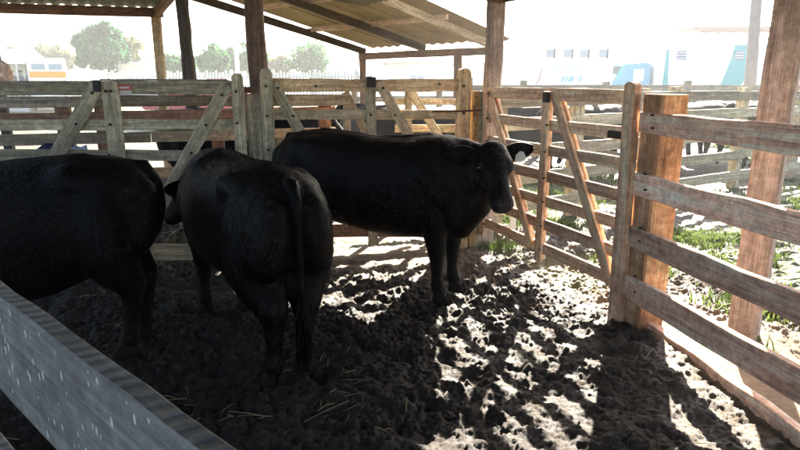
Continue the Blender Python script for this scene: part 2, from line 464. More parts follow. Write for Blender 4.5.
def ground_mat():
    m, nt, b = mat_new('trampled_mud')
    L = nt.links.new
    tc = N(nt, 'ShaderNodeTexCoord')
    n1 = N(nt, 'ShaderNodeTexNoise'); n1.inputs['Scale'].default_value = 9; n1.inputs['Detail'].default_value = 8; n1.inputs['Roughness'].default_value = 0.7; L(tc.outputs['Object'], n1.inputs['Vector'])
    n2 = N(nt, 'ShaderNodeTexNoise'); n2.inputs['Scale'].default_value = 95; n2.inputs['Detail'].default_value = 5; n2.inputs['Roughness'].default_value = 0.75; L(tc.outputs['Object'], n2.inputs['Vector'])
    wet = N(nt, 'ShaderNodeValToRGB'); e = wet.color_ramp.elements
    e[0].position = 0.33; e[0].color = (0.006, 0.0042, 0.003, 1); e[1].position = 0.72; e[1].color = (0.082, 0.051, 0.026, 1)
    md = e.new(0.52); md.color = (0.0185, 0.0118, 0.007, 1)
    mixn = N(nt, 'ShaderNodeMath', operation='MULTIPLY_ADD'); L(n2.outputs['Fac'], mixn.inputs[0]); mixn.inputs[1].default_value = 0.45
    hn = N(nt, 'ShaderNodeMath', operation='MULTIPLY'); L(n1.outputs['Fac'], hn.inputs[0]); hn.inputs[1].default_value = 0.56; L(hn.outputs[0], mixn.inputs[2])
    L(mixn.outputs[0], wet.inputs['Fac'])
    dry = N(nt, 'ShaderNodeValToRGB'); e = dry.color_ramp.elements
    e[0].position = 0.3; e[0].color = (0.11, 0.08, 0.052, 1); e[1].position = 0.75; e[1].color = (0.34, 0.26, 0.18, 1)
    L(mixn.outputs[0], dry.inputs['Fac'])
    ad = N(nt, 'ShaderNodeAttribute', attribute_name='dry'); ag = N(nt, 'ShaderNodeAttribute', attribute_name='grass')
    nz = N(nt, 'ShaderNodeMath', operation='MULTIPLY_ADD'); L(n1.outputs['Fac'], nz.inputs[0]); nz.inputs[1].default_value = 1.2; nz.inputs[2].default_value = -0.6
    da = N(nt, 'ShaderNodeMath', operation='ADD', use_clamp=True); L(ad.outputs['Fac'], da.inputs[0])
    dm = N(nt, 'ShaderNodeMath', operation='MULTIPLY'); L(nz.outputs[0], dm.inputs[0]); L(ad.outputs['Fac'], dm.inputs[1]); L(dm.outputs[0], da.inputs[1])
    m1 = N(nt, 'ShaderNodeMix', data_type='RGBA'); L(da.outputs[0], m1.inputs['Factor']); L(wet.outputs['Color'], m1.inputs['A']); L(dry.outputs['Color'], m1.inputs['B'])
    gc = N(nt, 'ShaderNodeValToRGB'); e = gc.color_ramp.elements
    e[0].position = 0.35; e[0].color = (0.04, 0.06, 0.015, 1); e[1].position = 0.7; e[1].color = (0.13, 0.15, 0.05, 1); L(mixn.outputs[0], gc.inputs['Fac'])
    gm = N(nt, 'ShaderNodeMath', operation='MULTIPLY'); L(ag.outputs['Fac'], gm.inputs[0]); gm.inputs[1].default_value = 0.8
    m2 = N(nt, 'ShaderNodeMix', data_type='RGBA'); L(gm.outputs[0], m2.inputs['Factor']); L(m1.outputs['Result'], m2.inputs['A']); L(gc.outputs['Color'], m2.inputs['B'])
    L(m2.outputs['Result'], b.inputs['Base Color'])
    rr = N(nt, 'ShaderNodeMapRange'); rr.inputs[1].default_value = 0.35; rr.inputs[2].default_value = 0.65; rr.inputs[3].default_value = 0.42; rr.inputs[4].default_value = 0.85; L(n1.outputs['Fac'], rr.inputs[0])
    rm = N(nt, 'ShaderNodeMath', operation='MAXIMUM'); L(rr.outputs[0], rm.inputs[0]); L(da.outputs[0], rm.inputs[1]); L(rm.outputs[0], b.inputs['Roughness'])
    b.inputs['Specular IOR Level'].default_value = 0.35
    bp = N(nt, 'ShaderNodeBump'); bp.inputs['Strength'].default_value = 0.9; bp.inputs['Distance'].default_value = 0.012; L(n2.outputs['Fac'], bp.inputs['Height']); L(bp.outputs[0], b.inputs['Normal'])
    return m

ground = link('ground', gme, ground_mat()); tag(ground, 'churned dark mud and grassy earth under the pens', None, None, 'structure')

def gz(x, y):
    return float(height(np.array([float(x)]), np.array([float(y)]))[0])

# ------------------------------------------------------------------ corrugated sheets
def sheet_mesh(O, da, db, s0, s1, w0, w1, z0, slope, pitch=0.18, amp=0.025, thick=0.008):
    """one roof sheet: O + da*s + db*w, corrugated along s, rising with w"""
    n = max(6, int((s1 - s0) / pitch * 6))
    V, Fc = [], []
    for layer in (0, 1):
        for i in range(n + 1):
            s = s0 + (s1 - s0) * i / n
            c = math.sin(2 * math.pi * s / pitch) * amp + (thick if layer else 0)
            for w in (w0, (w0 + w1) / 2, w1):
                p = O + da * s + db * w
                V.append((p.x, p.y, z0 + slope * w + c))
    k = (n + 1) * 3
    for i in range(n):
        for j in range(2):
            a = i * 3 + j
            Fc.append((a, a + 3, a + 4, a + 1))
            Fc.append((k + a, k + a + 1, k + a + 4, k + a + 3))
    for i in range(n):
        a = i * 3
        Fc.append((a, k + a, k + a + 3, a + 3)); Fc.append((a + 2, a + 5, k + a + 5, k + a + 2))
    for j in range(2):
        Fc.append((j, j + 1, k + j + 1, k + j)); a = n * 3 + j
        Fc.append((a, k + a, k + a + 1, a + 1))
    return mesh_np('sheet', V, Fc)

FIBRE = plain('fibre_cement_sheet', (0.34, 0.25, 0.16), 0.85, var=0.18, scale=3.0, bump=0.2)
FIBRE2 = plain('old_roof_sheet', (0.20, 0.18, 0.165), 0.8, var=0.2, scale=2.0)

# ------------------------------------------------------------------ pen roof (over the camera and the pen)
A_ = Vector((1.49, -2.43, 0)).normalized(); BB = -E_
t = empty('cattle_shed', (0.87, 6.29, 0), 'open timber cattle shed roofed over the black cattle in the near pen', 'shed')
EAVE_O = CORNER + Vector((0.03, 0.06, 0)) - BB * 0.42
ZE, SL = 2.54, 0.14
def roof_pt(s, w, dz=0.0):
    p = EAVE_O + A_ * s + BB * w
    return Vector((p.x, p.y, ZE + SL * w + dz))
S0, S1, W1 = -0.12, 9.4, 6.6
k = 0
s = S0
while s < S1 - 0.1:
    e2 = min(s + 0.93, S1)
    link('roof_sheet', sheet_mesh(EAVE_O, A_, BB, s, e2 + 0.06, 0, W1, ZE + 0.012 * (k % 2), SL), FIBRE2, t); s = e2; k += 1
for w in (0.33, 1.9, 3.5, 5.1, 6.4):
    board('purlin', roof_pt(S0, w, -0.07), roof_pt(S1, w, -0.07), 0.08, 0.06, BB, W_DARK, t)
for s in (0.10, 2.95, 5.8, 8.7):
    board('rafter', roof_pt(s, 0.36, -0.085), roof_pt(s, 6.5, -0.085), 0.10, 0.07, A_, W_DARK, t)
# unseen raised roof bay behind the back gates, added to shade cows and mud
ZX = 3.05
def ext_pt(s, w, dz=0.0):
    p = EAVE_O + A_ * s + BB * w
    return Vector((p.x, p.y, ZX + SL * (w - 0.3) + dz))
s = -4.6; k = 0
while s < -0.15:
    e2 = min(s + 0.93, -0.14)
    link('roof_sheet', sheet_mesh(EAVE_O, A_, BB, s, e2 + 0.03, -0.5, W1, ZX - SL * 0.3 + 0.012 * (k % 2), SL), FIBRE2, t); s = e2; k += 1  # sheets of the added shading bay
for w in (0.5, 2.2, 4.4, 6.4):
    board('purlin', ext_pt(-4.6, w, -0.075), ext_pt(-0.2, w, -0.075), 0.09, 0.06, BB, W_DARK, t)
# its posts: the corner post, the post right of the fence, the dark post behind the left gate and those out of the picture
def rough_post(parent, base, top, w, mat, n=(0, -1, 0), name='post', taper=0.0):
    return board(name, base, top, w, w * 0.95, n, mat, parent, jit=0.008, warp=0.012, ch=0.02, taper=taper)
cp = on_ground(487, 236); 
rough_post(t, (0.93, 6.36, -0.3), (0.955, 6.37, 2.56), 0.155, W_POST, (0.3, -1, 0))
rough_post(t, (2.37, 3.88, -0.3), (2.385, 3.86, 2.5), 0.185, W_POST, (-0.62, -0.78, 0))
rough_post(t, (3.85, 1.43, -0.3), (3.86, 1.43, 2.5), 0.18, W_POST, (-0.62, -0.78, 0))
pz = on_plane(258, 90, PB - NB * 0.22, NB)
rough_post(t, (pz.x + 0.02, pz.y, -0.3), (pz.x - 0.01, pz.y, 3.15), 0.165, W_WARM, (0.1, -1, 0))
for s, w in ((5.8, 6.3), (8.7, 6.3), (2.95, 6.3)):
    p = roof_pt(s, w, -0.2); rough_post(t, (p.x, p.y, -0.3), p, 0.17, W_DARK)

# ------------------------------------------------------------------ back row: gates and posts
def PBK(px, py, off=0.0):
    return on_plane(px, py, PB + NB * off, NB)

def bolt(parent, p, n=NB, r=0.013, mat=IRON):
    n = Vector(n)
    return link('bolt', tube_mesh('bolt', [Vector(p) - n * 0.012, Vector(p) + n * 0.006, Vector(p) + n * 0.012], [r, r, r * 0.55], 8), mat, parent)

def hrail(name, parent, px0, px1, y0a, y1a, off, mat, t=0.032, y0b=None, y1b=None, **kw):
    """level board on the back plane whose top and bottom rows at px0 are y0a, y1a"""
    a0, a1 = PBK(px0, y0a, off), PBK(px0, y1a, off)
    if y0b is None:
        b0 = PBK(px1, y0a, off); z0, z1 = a0.z, a1.z
        pa, pb = Vector((a0.x, a0.y, (z0 + z1) / 2)), Vector((b0.x, b0.y, (z0 + z1) / 2))
        # same height along the whole board
        d = ray(px1, y0a); 
    else:
        b0, b1 = PBK(px1, y0b, off), PBK(px1, y1b, off)
        pa, pb = (a0 + a1) / 2, (b0 + b1) / 2
        z0, z1 = a0.z, a1.z
    return board(name, pa, pb, abs(a0.z - a1.z), t, NB, mat, parent, **kw)

def vboard(name, parent, pxl, pxr, ytop, zbot, off, mat, t=0.035, **kw):
    w = (PBK(pxr, ytop, off) - PBK(pxl, ytop, off)).length
    top = PBK((pxl + pxr) / 2, ytop, off)
    bot = Vector((top.x, top.y, zbot))
    return board(name, bot, top, w, t, NB, mat, parent, **kw)

# --- left gate
b0 = PBK(110, 90); g1 = empty('timber_gate', (b0.x, b0.y, 0), 'mossy grey timber gate behind the two left cows, with small red and white sign', 'gate')
za = PBK(110, 81).z
for (yt, yb, m) in ((80.5, 95.5, W_GREY), (118.5, 130, W_GREY), (149, 161, W_GREY), (178, 192, W_GREYD), (208, 222, W_GREYD), (243, 261, W_TANM)):
    hrail('rail', g1, -75, 234, yt, yb, 0, m, y0b=yt, y1b=yb)
vboard('stile', g1, 100.5, 118, 81.5, 0.06, 0.034, W_GREY)
vboard('stile', g1, -66, -50, 81.5, 0.06, 0.034, W_GREY)
def brace(parent, pxa, pya, pxb, pyb, w, off, mat, name='brace', t=0.03):
    return board(name, PBK(pxa, pya, off), PBK(pxb, pyb, off), w, t, NB, mat, parent)
brace(g1, 97, 84, 12, 232, 0.125, 0.037, W_GREY)
brace(g1, 227, 85, 138, 246, 0.125, 0.037, W_GREY)
link('bracket', box_mesh('bracket', (-0.03, -0.03, -0.05), (0.03, 0.03, 0.05), 0.006), IRON, g1, Matrix.Translation(PBK(97, 86, 0.045)) @ Matrix.Rotation(math.atan2(E_.y, E_.x), 4, 'Z'))
for (x, y, o) in ((105.5, 91, .053), (110.5, 91, .053), (110, 124.5, .053), (109, 155, .053), (76, 124, .053), (92, 93, .053), (206, 125, .053), (222, 95, .053), (191, 153, .053)):
    bolt(g1, PBK(x, y, o))
link('top_rod', tube_mesh('rod', [PBK(100, 80, 0.01), PBK(160, 79.8, 0.01), PBK(228, 80.4, 0.01)], 0.008, 6), GALV, g1)
# --- small sign on the gate
def sign_mat():
    m, nt, b = mat_new('enamel_sign'); L = nt.links.new
    tc = N(nt, 'ShaderNodeTexCoord'); sp = N(nt, 'ShaderNodeSeparateXYZ'); L(tc.outputs['Object'], sp.inputs[0])
    gt = N(nt, 'ShaderNodeMath', operation='GREATER_THAN'); L(sp.outputs['Z'], gt.inputs[0]); gt.inputs[1].default_value = -0.004
    mx = N(nt, 'ShaderNodeMix', data_type='RGBA'); mx.inputs['A'].default_value = (0.55, 0.52, 0.45, 1); mx.inputs['B'].default_value = (0.45, 0.10, 0.09, 1); L(gt.outputs[0], mx.inputs['Factor'])
    L(mx.outputs['Result'], b.inputs['Base Color']); b.inputs['Roughness'].default_value = 0.5
    return m
sp_ = PBK(123, 90, 0.022)
sg = link('warning_sign', box_mesh('sign', (-0.072, -0.003, -0.046), (0.072, 0.003, 0.046), 0.002), sign_mat(), None, Matrix.Translation(sp_) @ Matrix.Rotation(math.atan2(E_.y, E_.x), 4, 'Z'))
tag(sg, 'small red and white sign nailed to the mossy top board', 'sign')
for j in range(7):
    bx_ = -0.052 + j * 0.0155
    link('lettering', box_mesh('mark', (bx_, -0.0042, 0.013), (bx_ + 0.010, -0.0032, 0.027)), WHITE, sg, sg.matrix_basis.copy())

# --- gate posts in the middle
g2 = empty('gate_posts', (PBK(250, 90).x, PBK(250, 90).y, 0), 'three upright weathered boards side by side between the two back gates', 'post')
vboard('post', g2, 230, 242.5, 73.5, -0.3, 0.04, W_GREY, t=0.05, round_end=True)
vboard('board', g2, 244.5, 259.5, 93.5, -0.3, 0.005, W_GREYD, t=0.03)
vboard('post', g2, 259.5, 272, 68.5, -0.3, 0.045, W_GREY, t=0.05, round_end=True)
for (x, y) in ((236, 91.5), (237, 123), (237, 158), (266, 86), (267, 116), (268, 150)):
    bolt(g2, PBK(x, y, .072))
hrail('tie_rail', g2, 240, 262, 86, 93, -0.05, W_RED, y0b=86, y1b=93)

# --- right back gate
b0 = PBK(365, 90); g3 = empty('timber_gate', (b0.x, b0.y, 0), 'tan timber gate with crossed braces behind the back cow', 'gate')
for (ya, yb, m) in ((79, 92.5, W_TAN), (110, 120, W_TANM), (137, 148, W_TAN), (166, 178, W_TAN), (194, 206, W_TAN), (224, 237, W_RED)):
    hrail('rail', g3, 271, 462, ya, yb, 0, m, y0b=ya - 0.7, y1b=yb - 1.2)
hrail('rail', g3, 271, 350, 94.5, 105.5, -0.01, W_TAN, y0b=94.3, y1b=105)
vboard('stile', g3, 366, 376, 78, 0.06, 0.036, W_GREY)
vboard('stile', g3, 343, 350, 93, 0.3, -0.036, W_TAN)
brace(g3, 273, 84, 350, 224, 0.105, 0.037, W_GREY)
brace(g3, 378, 82, 452, 214, 0.10, 0.037, W_TANM)
brace(g3, 345, 92, 395, 190, 0.075, -0.037, W_TAN)
link('hinge_cap', box_mesh('cap', (-0.045, -0.028, -0.05), (0.045, 0.028, 0.05), 0.006), IRON, g3, Matrix.Translation(PBK(371, 82, 0.05)) @ Matrix.Rotation(math.atan2(E_.y, E_.x), 4, 'Z'))
for (x, y) in ((278, 88), (293, 116), (395, 115), (383, 88), (371, 115), (316, 86), (440, 84)):
    bolt(g3, PBK(x, y, .055))
# end post with latch
g4 = empty('gate_post', (PBK(465, 90).x, PBK(465, 90).y, 0), 'round topped tan post with rusty sliding latch near the corner', 'post')
vboard('post', g4, 458.5, 470.5, 68.5, -0.3, 0.02, W_TAN, t=0.10, round_end=True)
vboard('backing_board', g4, 467.5, 472.5, 78, -0.3, -0.05, W_TANM, t=0.04)
for (x, y) in ((464, 86), (464, 113), (465, 140)): bolt(g4, PBK(x, y, .076))
link('latch_rod', tube_mesh('latch', [PBK(432, 111.6, 0.04), PBK(455, 111.4, 0.082), PBK(476, 110.5, 0.09), PBK(481, 110.3, 0.09)], 0.009, 6), RUST, g4)
link('latch_handle', tube_mesh('latch', [PBK(473.5, 105.5, 0.09), PBK(474, 117, 0.09)], 0.007, 6), RUST, g4)
# the narrow boards in the corner
g5 = empty('slotted_post', (PBK(477, 90).x, PBK(477, 90).y, 0), 'narrow yellow wood upright with drilled holes beside the corner post', 'post')
vboard('upright', g5, 472.5, 478.5, 91, -0.3, 0.03, W_YEL, t=0.05)
vboard('upright', g5, 479, 485.5, 91.5, -0.3, 0.02, W_GREY, t=0.05)
for y in (97, 106, 115, 125, 135): bolt(g5, PBK(475.5, y, .052), r=0.009)

# --- rear alley fence behind the back gates
def fence(name, label, P0, P1, rails, posts, mat_r, mat_p, h, w=0.14, t=0.035, pw=0.13, rail_mats=None, nrm=None):
    P0, P1 = Vector(P0), Vector(P1)
    d = (P1 - P0); Lh = d.length; d.normalize(); n = nrm or Vector((d.y, -d.x, 0))
    root = empty(name, (P0 + P1) / 2, label, 'fence')
    for i, z in enumerate(rails):
        m = rail_mats[i % len(rail_mats)] if rail_mats else mat_r
        # two lengths butted at a post
        cut = Lh * (0.42 + 0.16 * ((i * 37) % 5) / 5)
        dz = random.uniform(-.012, .012)
        for (a, b_) in ((0, cut - 0.004), (cut + 0.004, Lh)):
            q0 = P0 + d * a + Vector((0, 0, z - w / 2 + dz)); q1 = P0 + d * b_ + Vector((0, 0, z - w / 2 + random.uniform(-.02, .02)))
            board('rail', q0, q1, w, t, n, m, root)
    for f in posts:
        p = P0 + d * (Lh * f) - n * (pw / 2 + t / 2 + 0.003)
        board('post', (p.x, p.y, -0.3), (p.x + random.uniform(-.02, .02), p.y, h + random.uniform(0, .06)), pw, pw, n, mat_p, root, jit=0.006)
    return root

q0, q1 = PBK(-120, 100, -0.95), PBK(335, 100, -0.95)
fence('rail_fence', 'brown plank alley fence just behind the left back gate', (q0.x, q0.y, 0), (q1.x, q1.y, 0),
      [PBK(150, 96, -.95).z, PBK(150, 110.5, -.95).z, PBK(150, 132, -.95).z, 0.82, 0.55, 0.3], (0.02, 0.36, 0.44, 0.70, 0.97), W_RED, W_RED, 1.5, w=0.115,
      rail_mats=[W_GREYD, W_RED, W_GREYD, W_TAN, W_RED, W_GREYD])
# far brace and stile showing between the boards of the right gate
g6 = empty('timber_gate', (PBK(420, 100, -1.3).x, PBK(420, 100, -1.3).y, 0), 'second weathered gate standing beyond the tan gate, its brace showing', 'gate')
for (ya, yb) in ((124, 132), (98, 104), (150, 160), (178, 190)):
    hrail('rail', g6, 395, 470, ya, yb, -1.3, W_TANM, y0b=ya, y1b=yb)
vboard('stile', g6, 405, 411.5, 90, 0.05, -1.26, W_GREY)
vboard('stile', g6, 462, 468, 90, 0.05, -1.26, W_GREY)
brace(g6, 411, 91, 447, 150, 0.10, -1.22, W_GREY)

# jacket hung over a rail of the alley fence
def jacket():
    c = PBK(62, 147, -0.86)
    rnd = np.random.RandomState(4)
    V, Fc = [], []
    nu, nv = 22, 16
    for j in range(nv + 1):
        for i in range(nu + 1):
            u = (i / nu - .5) * 0.46; v = j / nv
            hgt = 0.075 * math.exp(-(u / 0.13) ** 2) + 0.02 * math.sin(u * 31)
            if v < 0.5:
                y = -0.05 - 0.01 * math.sin(u * 40); z = -0.34 + v * 2 * 0.34
            else:
                y = 0.05; z = -(v - .5) * 2 * 0.30
            arch = 1 - abs(v - .5) * 2
            V.append((u * (1 + .1 * (1 - arch)), y * (1 - arch ** 3) + 0.012 * math.sin(u * 25 + v * 9), z + hgt * (0.4 + .6 * arch)))
    for j in range(nv):
        for i in range(nu):
            a = j * (nu + 1) + i; Fc.append((a, a + 1, a + nu + 2, a + nu + 1))
    me = mesh_np('jacket', V, Fc)
    me.materials.append(plain('navy_cloth', (0.012, 0.018, 0.06), 0.9)); me.materials.append(plain('pale_blue_cloth', (0.35, 0.42, 0.6), 0.9))
    for p in me.polygons:
        if p.center.x > 0.07 and p.center.z < 0.01: p.material_index = 1
    o = link('jacket', me, None, None, Matrix.Translation(c) @ Matrix.Rotation(math.atan2(E_.y, E_.x), 4, 'Z'), smooth=True)
    md = o.modifiers.new('thick', 'SOLIDIFY'); md.thickness = 0.012
    tag(o, 'navy jacket with pale blue panel hung over the alley fence behind left gate', 'jacket')
jacket()

# ------------------------------------------------------------------ right gate
GD = (CORNER - KNEE).normalized(); NG = Vector((-GD.y, GD.x, 0)) * 1.0
if NG.dot(Vector((-1, -1, 0))) < 0: NG = -NG
def PG(px, py, off=0.0): return on_plane(px, py, CORNER + NG * off, NG)
gc = (CORNER + KNEE) / 2
gr = empty('timber_gate', (gc.x, gc.y, 0), 'backlit brown field gate of seven rails right of the cow head', 'gate')
La = PG(489, 92); Lb = PG(632, 96)
for (z, w) in ((1.645, .105), (1.395, .095), (1.165, .092), (.94, .095), (.725, .092), (.515, .095), (.305, .10)):
    board('rail', (La.x, La.y, z - w / 2), (Lb.x, Lb.y, z - w / 2), w, 0.03, NG, W_GATE, gr, jit=0.003)
def gv(name, pxl, pxr, ytop, zbot, off, mat=W_GATE, t_=0.032, **kw):
    w = (PG(pxr, ytop, off) - PG(pxl, ytop, off)).length
    top = PG((pxl + pxr) / 2, ytop, off)
    return board(name, (top.x, top.y, zbot), top, w * 0.95, t_, NG, mat, gr, **kw)
gv('stile', 484.5, 489.5, 90.5, 0.12, 0.032)
gv('stile', 544.5, 551.5, 91.5, 0.13, 0.032)
gv('stile', 548.5, 553.5, 91.5, 0.13, -0.032)
for off in (0.033, -0.033):
    dx = 0 if off > 0 else 5
    board('brace', PG(490 + dx, 97, off), PG(530 + dx * .6, 243, off), 0.085, 0.03, NG, W_GATE, gr)
    board('brace', PG(555 + dx, 97, off), PG(611 + dx * .6, 285, off), 0.095, 0.03, NG, W_GATE, gr)
link('bracket', box_mesh('bracket', (-0.03, -0.02, -0.045), (0.03, 0.02, 0.045), 0.005), IRON, gr, Matrix.Translation(PG(546.5, 97, 0.06)) @ Matrix.Rotation(math.atan2(GD.y, GD.x), 4, 'Z'))
link('hinge_strap', box_mesh('strap', (-0.14, -0.004, -0.028), (0.10, 0.004, 0.028), 0.002), IRON, gr, Matrix.Translation(PG(617, 135, 0.022)) @ Matrix.Rotation(math.atan2(GD.y, GD.x), 4, 'Z'))
for z in (1.59, 1.345, 1.115, .89, .68, .465, .25):
    for px_ in (547, 487): 
        p = PG(px_, 120, 0.05); bolt(gr, (p.x, p.y, z), NG, 0.009)

# ------------------------------------------------------------------ right fence: orange post, four heavy rails, kerb board
NF = Vector((-0.988, -0.153, 0))
PF = Vector((1.71, 4.03, 0))
def PFN(px, py, off=0.0): return on_plane(px, py, PF + NF * off, NF)
ff = empty('pen_fence', (1.75, 3.6, 0), 'pen fence of four heavy brown rails on a thick orange post at right', 'fence')
def frail(ya, yb, ya2, yb2, px0=638, mat=W_BROWN):
    a0, a1 = PFN(px0, ya), PFN(px0, yb); b0_, b1_ = PFN(800, ya2), PFN(800, yb2)
    pa, pb = (a0 + a1) / 2, (b0_ + b1_) / 2
    w = ((a0 - a1).length + (b0_ - b1_).length) / 2
    pe = pa + (pb - pa) * 2.6; pe.z = pb.z + (pb.z - pa.z) * 0.3
    return board('rail', pa, pe, w, 0.042, NF, mat, ff, jit=0.006, warp=0.012)
frail(110, 132, 122.5, 151, 641); frail(168.5, 195, 206.5, 233, 633); frail(222, 245, 284, 313, 628); frail(270, 296, 362, 394, 622)
po = Vector((1.79, 4.16, -0.35))
oo = board('post', po, po + Vector((0.01, 0, 1.97)), 0.235, 0.2, NF, W_ORANGE, ff, jit=0.006, warp=0.008, ch=0.014)
oo['label'] = 'thick raw orange square post'
st = PFN(637, 82, 0.05)
p0 = PFN(622, 292, 0.045)
board('post', (p0.x - 0.02, p0.y + 0.03, -0.3), (st.x - 0.01, st.y + 0.05, st.z), 0.10, 0.075, Vector((-.9, -.45, 0)), W_GATE, ff, round_end=True, jit=0.004)
pk = [PF + FD * d for d in (3.0, 5.4)]
for p in pk: board('post', (p.x + 0.12, p.y, -0.3), (p.x + 0.12, p.y, 1.6), 0.18, 0.18, NF, W_BROWN, ff)
for (px_, ya, yb) in ((652, 115, 128), (645, 174, 190), (640, 228, 241), (635, 276, 292)):
    for py in (ya, yb): bolt(ff, PFN(px_, py, .026), NF, 0.007)
# kerb board at the foot of the fence
ka, kb = on_ground(646, 322), on_ground(800, 436)
kd = (kb - ka).normalized()
board('kerb_board', ka + Vector((0.02, 0, -0.075)), ka + kd * 4.2 + Vector((0.02, 0, -0.075)), 0.20, 0.055, NF, W_BROWN, ff, jit=0.012, warp=0.014)

# ------------------------------------------------------------------ foreground rail close to the camera
fd = Vector((-0.74, 0.672, 0)).normalized(); nf = Vector((-0.672, -0.74, 0)).normalized()
if nf.dot(Vector((0, -1, 0))) < 0: nf = -nf
ZT = 1.36
base = CAMP + ray(0, 302) * ((CAM_Z - ZT) / -ray(0, 302).z)
fg = empty('rail_fence', (base.x, base.y, 0), 'pale grey spattered plank rail close in front at lower left', 'fence')
wd, th_ = 0.195, 0.032
c0 = base - nf * (th_ / 2)
for j, zt in enumerate((ZT, 0.98, 0.6, 0.25)):
    pa = c0 - fd * 2.2; pb = c0 + fd * 2.6
    board('rail', (pa.x, pa.y, zt - wd / 2), (pb.x, pb.y, zt - wd / 2), wd, th_, nf, W_FRONT, fg, jit=0.0022, warp=0.003, ch=0.0045, seg=60)
for d_ in (-2.15, 2.5):
    p = c0 + fd * d_ + (-nf) * 0.1
    board('post', (p.x, p.y, -0.3), (p.x, p.y, 1.3), 0.15, 0.15, nf, W_GREYD, fg)

# ------------------------------------------------------------------ far shed behind (its tan roof rises towards the camera)
SA, SB = Vector((-1.0, 16.5, 0)), Vector((1.95, 13.7, 0))
ab = (SB - SA).normalized(); up = Vector((-0.688, -0.726, 0))
t2 = empty('open_shed', (SA + SB) / 2, 'open shed with tan roof underside and dark purlins beyond the back gates', 'shed')
def R2(s, w, dz=0): p = SA + ab * s + up * w; return Vector((p.x, p.y, 2.66 + 0.195 * w + dz))
LL = (SB - SA).length
s = -0.1; k = 0
while s < LL + 0.2:
    e2 = s + 0.95
    link('roof_sheet', sheet_mesh(SA, ab, up, s, min(e2, LL + 0.25) + 0.05, -0.5, 7.2, 2.70 + 0.012 * (k % 2), 0.195, pitch=0.3, amp=0.018), FIBRE, t2); s = e2; k += 1
for w in (1.7, 3.4, 5.1, 6.8): board('purlin', R2(-0.08, w, -0.06), R2(LL + .2, w, -0.06), 0.10, 0.06, up, W_BROWN, t2)
for s_ in (0.0, 2.1, LL): board('rafter', R2(s_, -0.1, -0.16), R2(s_, 7.1, -0.16), 0.16, 0.08, ab, W_DARK if s_ < 3 else W_TAN, t2)
board('eave_beam', R2(-0.1, 0.0, -0.30), R2(LL, 0.0, -0.30), 0.17, 0.09, up, W_RED, t2)
for s_ in (0.03, 3.22): rough_post(t2, R2(s_, 0.02, -2.96), R2(s_, 0.02, -0.25), 0.18, W_RED)
for s_, w_ in ((0.03, 5.0), (LL, 6.0)): rough_post(t2, R2(s_, w_, -2.96 - .195 * w_), R2(s_, w_, -0.2), 0.14, W_DARK)

# ------------------------------------------------------------------ left shed edge
CC = Vector((-4.15, 10.8, 0)); lf = -E_; sd = Vector((0.49, -0.87, 0)).normalized()
t3 = empty('open_shed', CC, 'corner of a timber shed with corrugated roof at upper left', 'shed')
def R3(u, w, dz=0): p = CC + lf * u + sd * w; return Vector((p.x, p.y, 2.98 + 0.07 * w + dz))
s = -0.15; k = 0
while s < 13:
    e2 = s + 0.95
    link('roof_sheet', sheet_mesh(CC, lf, sd, s, e2 + 0.05, -0.35, 2.7, 2.985 + 0.01 * (k % 2), 0.07, pitch=0.2), FIBRE2, t3); s = e2; k += 1
board('eave_beam', R3(-0.1, 0, -0.12), R3(13, 0, -0.12), 0.15, 0.09, sd, W_RED, t3)
board('side_beam', R3(0, 0.05, -0.13), R3(0, 2.65, -0.13), 0.14, 0.09, lf, W_RED, t3)
board('purlin', R3(-.1, 1.3, -0.08), R3(13, 1.3, -0.08), 0.09, 0.06, sd, W_YEL, t3)
pc = at_y(156, 12, 10.85); pb_ = at_y(161.5, 80, 10.85)
rough_post(t3, pb_ + (pb_ - pc) * 1.6, pc, 0.14, W_TAN)
pc = at_y(182, -4, 9.3); pb_ = at_y(190, 82, 9.3)
rough_post(t3, Vector((pb_.x + 0.05, pb_.y, -0.3)), pc, 0.155, W_DARK)
p = at_y(-4, 60, 9.0)
rough_post(t3, (p.x + .02, p.y, -0.3), (p.x - 0.05, p.y, 3.1), 0.13, W_DARK)
tk = link('post_knob', tube_mesh('knob', [at_y(2, 86, 8.8), at_y(3, 74, 8.8), at_y(2, 66, 8.8), at_y(-1, 61, 8.8)], [0.11, 0.13, 0.10, 0.04], 10), W_BROWN, t3, smooth=True)

